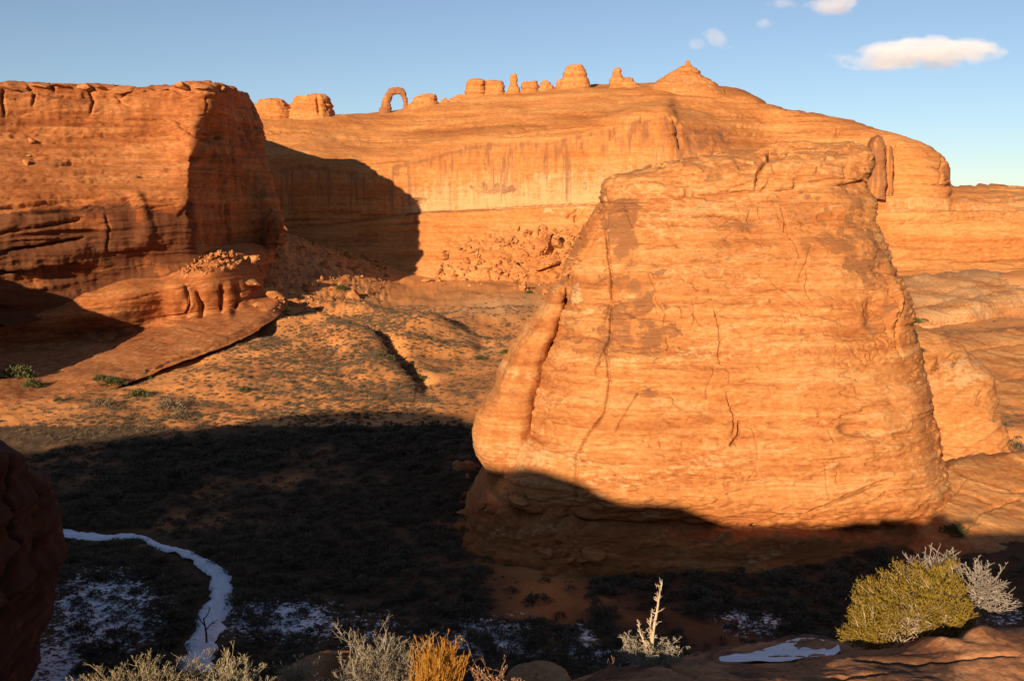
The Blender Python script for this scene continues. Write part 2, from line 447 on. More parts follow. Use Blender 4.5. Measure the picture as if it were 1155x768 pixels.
def gz(x, y, detail=True):
    x = np.asarray(x, float); y = np.asarray(y, float)
    sh = x.shape; xf, yf = x.ravel(), y.ravel()
    r = np.hypot(xf, yf); th = np.arctan2(xf, yf)
    u = np.stack([th * 1.6, np.log(np.maximum(r, 60))], 1)
    v = np.empty(len(u))
    for i in range(0, len(u), 40000):
        uu = u[i:i + 40000]
        d2 = ((uu[:, None] - _cu[None]) ** 2).sum(-1)
        v[i:i + 40000] = _U(d2) @ _W[:_n] + _W[_n] + uu @ _W[_n + 1:]
    for line, hgt, wd in RIDGES:
        d, t = seg_dist(xf + 2.2 * perlin(xf * .09, yf * .09, 5.5), yf + 2.2 * perlin(xf * .09, yf * .09, 8.5), line)
        v += hgt * np.exp(-(d / wd) ** 2) * sstep(0, .25, np.minimum(t, 1 - t) + .06)
    if detail:
        amp = sstep(60, 140, r)
        v += amp * (1.3 * fbm(xf * .028, yf * .028, 0.3, 3) + .5 * sstep(150, 230, r) * fbm(xf * .1, yf * .1, 1.7, 3) + .25 * fbm(xf * .14, yf * .14, 1.9, 3))
        v += amp * .17 * fbm(xf * .5, yf * .5, 4.4, 3)
    # the hill the camera stands on
    cz = np.interp(xf, CREST_X, CREST_Z)
    h0 = np.minimum(np.interp(xf - 11.1, CREST_X, CREST_Z) - 8.5, np.interp(xf, [-300, -150, -118, -70, -40, -22, -9, -3, 30, 120, 300], [4, 12, 13, 1, -4, -7, -5.6, -4.0, -3.6, -4, -8]))
    s = np.interp(yf, _pr_y, _pr_s)
    front = h0 + (-48 - h0) * s
    k = sstep(0, 25, -yf)
    hill = np.where(yf >= 0, front, h0 + (cz - h0) * k - np.maximum(0, -yf - 25) * .45)
    if detail:
        hill = hill + .10 * fbm(xf * .5, yf * .5, 2.2, 3) * sstep(3, 12, yf) + .5 * fbm(xf * .11, yf * .11, 8.2, 3) * sstep(18, 40, yf)
    kk = 2.0
    mx = np.maximum(v, hill); out = mx + np.where(np.abs(v - hill) < 4 * kk, kk * np.log1p(np.exp(-np.abs(v - hill) / kk)), 0) * sstep(40, 70, yf)
    return out.reshape(sh)

def build_ground():
    th = np.concatenate([np.radians(np.linspace(-180, -33, 260, endpoint=False)), np.radians(np.linspace(-33, 33, 1000, endpoint=False)), np.radians(np.linspace(33, 180, 60, endpoint=False))])
    r = [2.0]
    while r[-1] < 7000:
        q = r[-1]
        r.append(q + (max(.18, q * .02) if q < 80 else max(.22, q * q / 51520 * 1.5) if q < 560 else q * .06))
    r = np.array(r)
    R_, T_ = np.meshgrid(r, th, indexing='ij')
    x, y = R_ * np.sin(T_), R_ * np.cos(T_)
    z = gz(x, y)
    G = np.stack([x, y, z], -1)
    px, py = PX(G)
    tal = sstep(270, 300, px) * sstep(455, 425, px) * sstep(246, 262, py) * sstep(362, 340, py + .0 * px) * (y > 330)
    f1, f2, idn = worley(x * .22, y * .22, z * .22)
    g1, g2, _ = worley(x * .55, y * .55, z * .55)
    G[..., 2] += tal * (.8 * (np.minimum(1, (f2 - f1) * 2.2) - .4) * (.4 + idn / 255.) + .4 * (np.minimum(1, (g2 - g1) * 2.2) - .4))
    # frozen stream lies in a shallow trough
    d, t = seg_dist(px, py, STREAM)
    wd = np.interp(t, [0, .3, .45, .6, 1], [5, 4, 6, 13, 17])
    G[..., 2] -= np.where(y > 70, .5 * np.exp(-(d / (wd * 1.2)) ** 2), 0)
    inv = (y > 60)
    snow = np.zeros_like(px)
    for poly_c, sx, sy, a in (((120, 690), 85, 62, .95), ((320, 700), 85, 34, .95), ((420, 715), 80, 40, .6), ((560, 720), 85, 34, .9), ((655, 725), 26, 26, 1.0),
                              ((60, 760), 60, 60, .9), ((850, 700), 60, 26, .75), ((1130, 690), 40, 22, .8), ((700, 740), 60, 16, .95), ((900, 640), 80, 12, .25)):
        snow = np.maximum(snow, a * np.exp(-(((px - poly_c[0]) / sx) ** 2 + ((py - poly_c[1]) / sy) ** 2) ** 1.5))
    snow *= inv & (y < 190)
    pale = .8 * np.exp(-(((px - 1100) / 75) ** 2 + ((py - 333) / 17) ** 2) ** 1.5) * (y > 200)
    pale = np.maximum(pale, .5 * np.exp(-(((px - 560) / 60) ** 2 + ((py - 345) / 12) ** 2)) * (y > 250))
    scrub_shade = sstep(-1.3, -.2, fbm(x * .05, y * .05, 3.3, 4)) * (y > 60)
    scrub_shade = np.where(py < 480, sstep(-.05, .55, fbm(x * .05, y * .05, 3.3, 4)), scrub_shade)
    lit = np.where((py < 480) | (py > 800), .35, .95)  # soil darkened more below the shadow row: shade put into the colour
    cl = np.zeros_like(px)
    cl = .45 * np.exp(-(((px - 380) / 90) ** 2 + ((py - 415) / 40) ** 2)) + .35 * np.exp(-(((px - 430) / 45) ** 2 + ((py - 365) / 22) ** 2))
    scrub_shade = np.clip(scrub_shade * lit + cl * sstep(-.4, .3, fbm(x * .4, y * .4, 6.1, 3)), 0, 1)
    scrub_shade *= 1 - sstep(960, 1010, px) * (py > 300) * sstep(610, 590, py) * .9
    scrub_shade *= 1 - .75 * np.exp(-(((px - 615) / 45) ** 2 + ((py - 670) / 40) ** 2)) * (y > 60)
    nr, nc = px.shape
    F = grid_faces(nr, nc, True)[:, ::-1]
    me = quad_mesh('ground', G.reshape(-1, 3), F, dict(snow=snow.ravel(), pale=pale.ravel(), scrub=scrub_shade.ravel()))
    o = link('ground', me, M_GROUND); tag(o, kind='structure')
    return o
build_ground()

# ------------------------------------------------------------------ rock relief
def strata(c, freq=.45, dip=(.0, .0), off=0.0, octv=3):
    zz = c['z'] + dip[0] * c['x'] + dip[1] * c['y'] + 1.2 * perlin(c['x'] * .02, c['y'] * .02, 7.7 + off)
    return fbm(c['x'] * .012, c['y'] * .012, zz * freq, octv, .55, 2.1, off)

def layers(c, h, dx=0., dy=0., off=0., lat=.04, warp=1.0):
    """bedding: each bed stands out or back by its own amount, with a sharp parting between beds"""
    x, y, z = c['x'], c['y'], c['z']
    zt = (z + dx * x + dy * y + warp * perlin(x * .02, y * .02, off + .5) + .22 * h * fbm(x * .18 / h ** .5, y * .18 / h ** .5, z * .06, 2, off=off)) / h
    k = np.floor(zt); f = zt - k
    a0 = perlin(x * lat + k * 3.71, y * lat, k * 9.13 + off + .37); a1 = perlin(x * lat + (k + 1) * 3.71, y * lat, (k + 1) * 9.13 + off + .37)
    w = sstep(.80, .97, f)
    gate = sstep(-.1, .35, perlin(x * .06 + 3 * k, y * .06, k * 5.3 + off))
    v = a0 * (1 - w) + a1 * w
    return v - .55 * gate * np.exp(-((f - .90) / .07) ** 2), v

def patch_mask(px, py, items, x, y, z, sc=.3, jag=.6, off=0.0):
    """irregular stains and painted shade centred on listed spots"""
    m = np.zeros(px.shape)
    nz = fbm(x * sc, y * sc, z * sc * 1.5, 5, .68, off=off)
    for cx, cy, sx, sy, a in items:
        r = np.sqrt(((px - cx) / sx) ** 2 + ((py - cy) / sy) ** 2)
        m = np.maximum(m, a * sstep(1.06, .9, r + jag * nz))
    return m * (.75 + .5 * fbm(x * sc * 2.2, y * sc * 2.2, z * sc * 3.5, 3, off=off + 50))

DYH = 52
def random_lines(r, n, box, ln, slope, wob, wd, dep, seg=5):
    out = []
    for _ in range(n):
        x0, y0 = r.uniform(box[0], box[2]), r.uniform(box[1], box[3]); L = r.uniform(*ln); a = r.uniform(*slope)
        t = np.linspace(-.5, .5, seg)
        xs = x0 + L * t * math.cos(a); ys = y0 + L * t * math.sin(a)
        o = np.cumsum(r.normal(size=seg)) * wob
        out.append((list(zip(xs - o * math.sin(a), ys + o * math.cos(a))), r.uniform(*wd), r.uniform(*dep)))
    return out
# ---- the far slickrock hill with its streaked wall
def H(*rows): return [(a, b, c + DYH) for a, b, c in rows]
_hc = [
 (290, [(345,405),(302,440),(272,462),(253,472),(192,480),(160,530),(131,600)]),
 (340, [(345,410),(302,445),(275,462),(253,472),(185,480),(155,535),(131,605)]),
 (410, [(352,415),(318,448),(280,463),(248,470),(193,477),(158,540),(131,615)]),
 (440, [(355,412),(320,448),(275,464),(243,470),(187,477),(152,548),(128,620)]),
 (470, [(358,411),(320,446),(268,465),(240,471),(179,478),(148,549),(122,621)]),
 (500, [(360,411),(320,445),(262,466),(238,472),(170,479),(143,550),(116,622)]),
 (530, [(360,411),(322,443),(260,466),(237,472),(163,480),(138,550),(112,623)]),
 (560, [(360,411),(322,441),(258,466),(236,472),(160,481),(134,550),(108,624)]),
 (620, [(358,411),(320,440),(256,466),(233,472),(158,481),(129,548),(101,620)]),
 (660, [(356,411),(320,440),(254,466),(231,472),(150,481),(124,546),(98,614)]),
 (690, [(355,411),(318,440),(252,466),(230,470),(142,479),(120,543),(97,608)]),
 (720, [(353,411),(316,440),(250,464),(228,466),(134,473),(117,540),(96,604)]),
 (752, [(352,411),(314,440),(250,460),(226,462),(131,474),(113,536),(94,600)]),
 (767, [(350,411),(312,440),(250,466),(226,465),(142,476),(117,540),(96,598)]),
 (800, [(350,411),(312,440),(248,472),(224,468),(157,481),(119,544),(98,596)]),
 (835, [(348,411),(310,440),(246,472),(224,472),(168,488),(126,545),(102,590)]),
 (870, [(345,411),(308,440),(245,470),(223,477),(177,494),(146,536),(119,576)]),
 (905, [(342,411),(305,438),(244,466),(222,472),(178,488),(152,518),(128,560)]),
 (950, [(338,411),(300,438),(243,460),(220,466),(182,480),(157,500),(136,540)]),
 (985, [(334,411),(296,438),(241,456),(216,464),(186,474),(162,486),(145,515)]),
 (1015, [(330,411),(293,438),(240,455),(212,464),(186,470),(165,478),(154,500)]),
 (1045, [(330,411),(292,438),(240,455),(210,464),(190,468),(174,475),(164,495)]),
 (1064, [(330,411),(291,438),(240,456),(209,467),(196,471),(186,478),(177,490)]),
 (1071, [(330,411),(290,438),(239,456),(209,474),(203,480),(197,486),(190,496)]),
 (1076, [(330,411),(290,438),(239,457),(210.5,486),(210,494),(209.5,506),(209,522)]),
 (1110, [(328,411),(288,438),(238,460),(214,490),(212,505),(210.5,520),(209,545)]),
 (1155, [(326,411),(288,440),(240,462),(222,490),(217,510),(214,530),(212,560)]),
 (1240, [(326,411),(290,440),(245,462),(228,490),(222,510),(218,530),(216,560)]),
 (1420, [(326,411),(295,440),(250,462),(235,490),(230,510),(226,530),(224,560)]),
]
_hc = [(a, [(y_, (480 + (Y_ - 480) * .65) if (i_ >= 5 and Y_ > 480) else Y_) for i_, (y_, Y_) in enumerate(b)]) for a, b in _hc]
def _hcol(px, rows):
    c = H(*[(px, a, b) for a, b in rows])
    y6, Y6 = rows[-1]
    return c + [(px, y6 + 6, Y6 + DYH + 70), (px, y6 + 60, Y6 + DYH + 240)]
hill_cols = [_hcol(-60, _hc[0][1]), _hcol(120, _hc[0][1])] + [_hcol(a, b) for a, b in _hc]
WALL_TOP = [(a, b[4][0]) for a, b in _hc]; WALL_BOT = [(a, b[3][0]) for a, b in _hc]

def hill_disp(c):
    px, py, x, y, z = c['px'], c['py'], c['x'], c['y'], c['z']
    wt = np.interp(px, *zip(*WALL_TOP)); wb = np.interp(px, *zip(*WALL_BOT))
    wall = sstep(-3, 3, py - wt) * sstep(3, -3, py - wb) * sstep(1000, 950, px)
    c['wall'] = wall
    s = strata(c, .30, (.02, -.03))
    l1, v1 = layers(c, 6.5, .02, -.03, 23, .015, 3.0); l2, v2 = layers(c, 2.4, .02, -.03, 29, .02, 2.0)
    c['lay'] = v1 + .8 * v2
    d = (.8 * l1 + .45 * l2) * (1 - .9 * wall) * (1 + .9 * sstep(985, 1030, px)) + .25 * np.tanh(2.0 * s)
    d += 1.6 * fbm(x * .022, y * .022, z * .03, 3) * (1 - .6 * wall) + .35 * fbm(x * .12, y * .12, z * .12, 3)
    d -= 1.1 * sstep(0, 4, py - wt) * sstep(1000, 950, px) * sstep(4, -4, py - wb)
    # fluted, flaking wall
    d += wall * (.45 * fbm(x * .22, y * .08, z * .012, 3, off=4) + .25 * np.tanh(4 * fbm(x * .09, y * .05, z * .10, 3, off=9)))
    c['tal'] = tal = np.exp(-(((px - 585) / 95) ** 2) ** 2) * sstep(252, 262, py + .10 * (px - 585) + 5 * perlin(x * .08, y * .08, z * .1)) * sstep(345, 325, py)
    c['tal'] = tal = np.maximum(tal, .6 * sstep(470, 400, px) * sstep(282, 300, py))
    f1, f2, idn = worley(x * .13, y * .13, z * .17)
    f1b, f2b, _ = worley(x * .35, y * .35, z * .4)
    d += tal * (1.5 * (np.minimum(1, (f2 - f1) * 2.2) - .4) * (.4 + (idn / 255.)) + .7 * (np.minimum(1, (f2b - f1b) * 2.2) - .4))
    c['s'] = s
    # layered ledges on the right flank
    rt = sstep(985, 1030, px) * sstep(214, 222, py)
    d += rt * .6 * np.tanh(5 * np.sin(z * 1.05 + 1.2 * perlin(x * .03, y * .03, z * .05)))
    return d

def hill_attr(c):
    px, py, x, y, z = c['px'], c['py'], c['x'], c['y'], c['z']
    wall = c['wall']; wt = np.interp(px, *zip(*WALL_TOP)); wb = np.interp(px, *zip(*WALL_BOT))
    hgt = np.clip((py - wt) / np.maximum(wb - wt, 4), 0, 1)
    st1 = fbm(x * .28, y * .10, z * .006, 4, .65, off=11)
    st2 = fbm(x * .9, y * .3, z * .015, 3, .6, off=21)
    streak = sstep(-.3, .6, st1 + .35 * st2 + .45 - 1.0 * hgt)
    stain_shade = .50 * wall * streak
    stain_shade = np.maximum(stain_shade, .55 * wall * np.exp(-((py - wt - 2.5) / 3.5) ** 2))
    stain_shade = np.maximum(stain_shade, patch_mask(px, py, [(806, 152, 42, 10, .6), (790, 160, 24, 8, .5), (700, 185, 60, 35, .35), (742, 150, 24, 24, .42), (555, 213, 22, 6, .65), (470, 227, 14, 4, .6), (600, 190, 40, 9, .35), (745, 178, 30, 20, .3), (1047, 190, 16, 5, .45)], x, y, z, .10, .5))
    stain_shade = np.maximum(stain_shade, .9 * np.exp(-((py - wb) / 1.0) ** 2) * sstep(420, 460, px) * sstep(700, 670, px))
    low = patch_mask(px, py, [(640, 215, 42, 20, .85), (560, 226, 40, 13, .7), (500, 228, 40, 9, .5), (480, 240, 60, 6, .3), (800, 128, 40, 3, .3)], x, y, z, .09, .5, off=5)
    pale = np.maximum(low * .8, .62 * wall * sstep(.1, .9, hgt) * sstep(420, 480, px))
    rt = sstep(985, 1010, px)
    pale = np.maximum(pale, .35 * rt * np.exp(-((py - 232) / 12) ** 2))
    tone = .8 * c['lay'] * (1 - .7 * wall) + .3 * c['s'] + .5 * wall * st1 - .5 * c['tal'] * 0 + .25 * rt
    return dict(stain_shade=np.clip(stain_shade, 0, 1), pale=np.clip(pale, 0, 1), tone=np.clip(tone, -1.6, 1.6))

hill_lines = [([(450,242.5),(520,238),(600,233),(690,229)], 1.0, 2.0), ([(300,256),(360,253),(430,245)], 1.0, 2.0),
 ([(1000,291),(1030,288),(1060,284),(1100,280),(1160,275)], 1.6, 2.2), ([(1030,258),(1060,253),(1100,246),(1160,240)], 1.3, 1.8), ([(1000,300),(1060,297),(1160,290)], 1.0, 1.0),
 ([(985,262),(1010,256),(1035,246)], 1.3, 1.8), ([(765,140),(768,168)], 1.6, 3.0), ([(688,158),(690,142)], 1.3, 2.0), ([(723,137),(725,130)], 1.5, 2.0), ([(755,130),(764,142)], 1.2, 1.5),
 ([(940,160),(946,146)], 1.4, 2.0), ([(1007,172),(1014,162)], 1.3, 2.0), ([(452,222),(454,232)], 1.3, 1.5), ([(640,246),(652,236),(648,252)], 1.6, 2.5), ([(466,246),(469,253)], 1.4, 1.5),
 ([(520,142),(570,138),(600,134)], 1.0, .8), ([(690,118),(720,113),(760,112)], 1.0, .8), ([(305,158),(325,154),(345,150)], 1.0, .9), ([(1058,207),(1072,202)], 1, 1.2), ([(1018,207),(1060,208.5),(1074,208.5)], 1.0, 1.6),
 ([(1063,176),(1061,206)], 1.0, 1.2)]
_rh = np.random.default_rng(15)
hill_lines += random_lines(_rh, 46, (310, 108, 980, 160), (25, 110), (-.12, .10), .9, (.8, 1.1), (.5, 1.3))
hill_lines += random_lines(_rh, 26, (985, 214, 1160, 292), (30, 110), (-.09, .0), .9, (.9, 1.3), (.8, 1.9))
hill_lines += random_lines(_rh, 14, (440, 235, 690, 258), (20, 80), (-.06, .0), .6, (.8, 1.1), (.4, 1.0))
hill_lines += random_lines(_rh, 16, (300, 180, 440, 280), (20, 90), (-.10, .0), .8, (.9, 1.2), (.6, 1.4))
hill = net('slickrock_hill', hill_cols, M_HILL, hill_disp, hill_attr, lines=hill_lines, jit=1.0)
tag(hill, kind='structure')

# ---- the mesa on the left
mesa_cols = [
 [(-250,430,286),(-250,400,290),(-250,300,288),(-250,235,296),(-250,165,316),(-250,125,322),(-250,98,328),(-250,102,400),(-250,120,520)],
 [(-100,390,306),(-100,370,310),(-100,290,307),(-100,222,315),(-100,160,337),(-100,122,343),(-100,97,350),(-100,102,410),(-100,120,520)],
 [(0,368,322),(0,345,326),(0,272,322),(0,212,331),(0,155,354),(0,121,361),(0,97,368),(0,102,425),(0,120,520)],
 [(60,350,333),(60,330,337),(60,262,333),(60,207,342),(60,153,365),(60,119,371),(60,96,378),(60,101,430),(60,120,520)],
 [(120,334,345),(120,314,349),(120,252,344),(120,203,353),(120,151,374),(120,119,380),(120,98.5,387),(120,103,435),(120,120,520)],
 [(180,318,356),(180,298,360),(180,246,355),(180,200,362),(180,149,380),(184,118,386),(186,97,392),(180,102,440),(175,120,520)],
 [(206,312,362),(206,292,364),(206,242,360),(208,199,365),(210,148,378),(224,120,386),(226,96,393),(215,102,440),(200,120,520)],
 [(219,306,364),(219,288,367),(215,240,363),(216,198,367),(219,148,379),(238,122,390),(240,96.5,397),(228,102,440),(210,120,520)],
 [(228,306,370),(228,287,373),(220,240,370),(221,200,374),(228,152,388),(245,124,397),(248,98,404),(234,103,440),(216,120,520)],
 [(258,300,393),(258,282,395),(250,235,393),(250,195,396),(250,152,404),(256,126,411),(259,100,418),(242,106,450),(222,120,520)],
 [(290,290,418),(290,272,420),(283,230,418),(277,190,420),(270,150,425),(269,123,430),(269,103,436),(248,110,460),(228,122,520)],
 [(317,275,412),(316,256,415),(310,228,428),(302,185,446),(296,145,460),(288,123,466),(279,110,470),(258,122,474),(236,130,520)],
 [(314,275,450),(313,256,452),(307,236,456),(299,205,464),(291,175,472),(283,152,476),(272,136,478),(255,136,486),(240,138,516)],
 [(285,275,520),(285,256,520),(280,240,518),(272,215,514),(264,190,508),(256,172,502),(250,160,496),(246,150,505),(244,146,518)],
]
mesa_cols = [[(a, b, c_ - 12 * sstep(520, 430, c_)) for a, b, c_ in col] for col in mesa_cols]
def mesa_disp(c):
    px, py, x, y, z = c['px'], c['py'], c['x'], c['y'], c['z']
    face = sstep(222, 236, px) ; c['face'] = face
    s = strata(c, .42, (-.05, .0), 30); c['s'] = s
    l1, v1 = layers(c, 5.0, -.05, 0, 13, .03, 2.0); l2, v2 = layers(c, 1.9, -.05, 0, 19, .04, 1.5)
    c['lay'] = v1 + .8 * v2
    d = (1.05 * l1 + .55 * l2) * (1 - .6 * face) + .3 * np.tanh(2 * s)
    d += 1.4 * fbm(x * .03, y * .03, z * .05, 3, off=2) + .3 * fbm(x * .16, y * .16, z * .2, 3)
    slope = sstep(150, 165, py) * sstep(250, 225, py)
    d += (1 - slope) * .45 * fbm(x * .25, y * .2, z * .02, 3, off=5)
    # shaded side: tall flutes and joints
    rr = 1 - np.abs(fbm(x * .10, y * .16, z * .012, 3, off=12))
    d += face * sstep(120, 150, py) * (2.4 * (rr - .7) + .5 * fbm(x * .4, y * .4, z * .03, 2))
    # blocky rim
    f1, f2, idn = worley(x * .055 + .3 * perlin(x * .2, y * .2, z * .2), y * .05, z * .20 + 3)
    rim = sstep(119, 108, py) * sstep(275, 262, px) * sstep(460, 440, y)
    d += rim * (1.5 * (np.minimum(1, (f2 - f1) * 4.0) - .55) + 1.3 * (idn / 255. - .5))
    # lower dark undercut, flaking
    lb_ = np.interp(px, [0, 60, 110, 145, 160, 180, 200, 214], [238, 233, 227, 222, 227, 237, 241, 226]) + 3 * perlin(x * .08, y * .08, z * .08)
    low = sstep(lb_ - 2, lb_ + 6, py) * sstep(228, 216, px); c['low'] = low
    d += low * .55 * np.tanh(4 * fbm(x * .06, y * .06, z * .12, 4, off=19)) * sstep(150, 90, px)
    d -= low * .9
    d += low * 1.5 * np.tanh(5 * np.sin(z * .55 + .05 * x + 1.5 * perlin(x * .04, y * .04, z * .06)))* sstep(130, 60, px)
    # protruding fin with lit edge
    r, t = seg_dist(px, py, [(147,222),(154,238),(158,256),(153,272)])
    d += 1.6 * sstep(0, 1, np.exp(-((px - np.interp(py, [215, 238, 256, 275], [144, 154, 158, 152]) - 7) / 9) ** 2)) * sstep(212, 222, py) * sstep(285, 270, py)
    # knobs by the corner
    for cx, cy, sx, sy, a in ((214, 160, 6, 12, 3.0), (203, 150, 9, 6, 1.6), (199, 172, 8, 8, 1.0), (226, 150, 8, 6, 2.0), (230, 168, 9, 12, 2.5), (246, 190, 16, 26, 1.5)):
        d += a * np.exp(-(((px - cx) / sx) ** 2 + ((py - cy) / sy) ** 2) ** 1.5)
    return d

def mesa_attr(c):
    px, py, x, y, z = c['px'], c['py'], c['x'], c['y'], c['z']
    st1 = fbm(x * .25, y * .18, z * .010, 4, .6, off=14)
    stain_shade = .95 * c['low'] * sstep(-1.2, .2, fbm(x * .05, y * .05, z * .09, 4, off=3) + .35 * st1)  # undercut: varnish plus overhang shade put into the colour
    stain_shade = np.maximum(stain_shade, .85 * c['low'] * sstep(100, 150, px) * sstep(.0, .6, st1 + .3))
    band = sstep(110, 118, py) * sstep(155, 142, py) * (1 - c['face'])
    stain_shade = np.maximum(stain_shade, .35 * band * sstep(0, .7, st1 + .15))
    stain_shade = np.maximum(stain_shade, c['face'] * .45 * sstep(-.2, .7, st1))
    stain_shade = np.maximum(stain_shade, patch_mask(px, py, [(22, 103, 16, 9, .5), (95, 112, 16, 8, .35), (60, 120, 22, 9, .45), (150, 113, 16, 6, .3)], x, y, z, .12, .5))
    tone = .9 * c['lay'] + .3 * c['s'] - .35 * c['low'] + .25 * sstep(150, 165, py) * sstep(235, 215, py)
    return dict(stain_shade=np.clip(stain_shade, 0, 1), pale=0 * px, tone=np.clip(tone, -1.6, 1.6))
mesa_lines = [([(225,285),(221,262),(215,240),(218,222),(217,190),(222,168)], 1.6, 2.5), ([(222,168),(214,152),(202,140),(198,130)], 1.6, 2.2), ([(224,150),(240,160),(248,152)], 1.5, 2.0),
 ([(37,118),(40,104),(32,98)], 1.4, 2.2), ([(102,128),(106,112),(101,101)], 1.4, 2.0), ([(130,108),(140,118),(150,122)], 1.3, 1.6), ([(4,98),(2,112),(6,128)], 1.5, 2.2),
 ([(70,184),(82,181),(98,180)], 1.3, 2.0), ([(156,197),(170,195),(188,193)], 1.3, 1.8), ([(0,235),(40,230),(80,224),(120,219)], 1.4, 1.8), ([(0,208),(60,205),(110,196)], 1.1, .9),
 ([(0,262),(50,256),(95,246)], 1.8, 2.5), ([(0,289),(50,280),(95,270)], 2.0, 3.0), ([(0,312),(40,305),(90,296)], 1.6, 2.2), ([(185,168),(194,167)], 1.2, 1.4), ([(0,171),(20,169),(50,167)], 1.0, .8),
 ([(255,225),(258,250),(262,275)], 1.5, 2.2), ([(284,205),(288,235)], 1.5, 2.0), ([(270,180),(276,215),(280,240)], 1.2, 1.5), ([(240,230),(246,270)], 1.4, 1.5), ([(120,240),(124,260),(121,285)], 1.2, 1.0)]
_rm = np.random.default_rng(25)
mesa_lines += random_lines(_rm, 44, (0, 152, 206, 236), (25, 120), (-.14, -.03), .9, (.9, 1.4), (.5, 1.5))
mesa_lines += random_lines(_rm, 22, (0, 104, 240, 150), (20, 80), (-.06, .04), .9, (.9, 1.2), (.5, 1.3))
mesa_lines += random_lines(_rm, 20, (228, 130, 306, 262), (25, 80), (1.35, 1.75), 1.2, (.9, 1.4), (.7, 1.8))
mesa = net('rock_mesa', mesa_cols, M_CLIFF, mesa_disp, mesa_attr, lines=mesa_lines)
tag(mesa, 'flat-topped sandstone mesa at the left with a sunlit banded front and a shaded side wall', 'mesa')

# ---- the low bench below the mesa
bench_cols = [
 [(-200,365,330),(-200,385,300),(-200,420,296),(-200,424,290),(-200,470,240),(-200,520,225)],
 [(-80,355,334),(-80,372,322),(-80,396,322),(-80,402,316),(-80,452,242),(-80,490,228)],
 [(0,338,334),(0,365,320),(0,390,322),(0,396,316),(0,448,240),(0,478,228)],
 [(45,330,340),(45,357,321),(45,390,325),(45,396,318),(62,446,246),(66,462,240)],
 [(80,321,346),(80,346,324),(82,386,330),(84,392,322),(112,428,258),(118,442,252)],
 [(150,302,360),(136,333,330),(142,372,336),(150,378,328),(172,408,276),(180,419,271)],
 [(200,286,370),(185,323,340),(190,357,344),(200,364,336),(240,383,296),(246,394,291)],
 [(238,277,376),(232,307,346),(234,350,347),(240,357,340),(272,367,312),(279,379,306)],
 [(266,276,386),(262,303,356),(262,345,354),(266,352,346),(294,355,324),(300,366,318)],
 [(290,276,398),(286,302,372),(286,332,366),(290,340,358),(310,343,340),(317,353,334)],
 [(312,282,412),(300,310,394),(300,326,388),(304,332,380),(318,336,362),(324,346,354)],
]
def bench_disp(c):
    px, py, x, y, z = c['px'], c['py'], c['x'], c['y'], c['z']
    s = strata(c, .5, (-.04, 0), 50); c['s'] = s
    l1, v1 = layers(c, 2.0, -.04, 0, 53, .04); c['s'] = s = .5 * s + .7 * v1
    d = .40 * l1 + .25 * np.tanh(2 * s) + .6 * fbm(x * .05, y * .05, z * .08, 3, off=8) + .15 * fbm(x * .3, y * .3, z * .3, 3)
    # rounded pillars under the ledge
    for cx, cy, sx, sy, a in ((201, 340, 14, 18, 2.4), (217, 346, 9, 12, 2.2), (237, 337, 13, 17, 1.5), (258, 339, 7, 18, 2.3), (272, 333, 8, 15, 1.9), (283, 326, 6, 12, 1.2)):
        d += a * np.exp(-(((px - cx) / sx) ** 2 + ((py - cy) / sy) ** 2) ** 2)
    return d
def bench_attr(c):
    px, py, x, y, z = c['px'], c['py'], c['x'], c['y'], c['z']
    stain_shade = patch_mask(px, py, [(110, 372, 60, 16, .55), (150, 360, 20, 14, .5)], x, y, z, .1, .4)  # darker patches in the alcove under the ledge
    pale = .25 * sstep(330, 400, py)
    return dict(stain_shade=stain_shade, pale=pale, tone=.6 * c['s'] + .2)
bench = net('rock_bench', bench_cols, M_CLIFF, bench_disp, bench_attr,
            lines=[([(185,357),(220,356),(270,350)], 1.2, 1.2), ([(209,322),(214,340),(210,356)], 1.5, 2.0), ([(222,330),(229,345),(226,356)], 1.8, 3), ([(249,322),(250,350)], 1.5, 2.5), ([(265,322),(266,348)], 1.5, 2.0),
                   ([(165,420),(200,405),(240,392)], 1.2, 1.0), ([(60,352),(150,338),(200,326),(240,318)], 1.0, .6)])
tag(bench, 'smooth sandstone bench with curved ledge and rounded pillars below the left mesa', 'rock ledge')

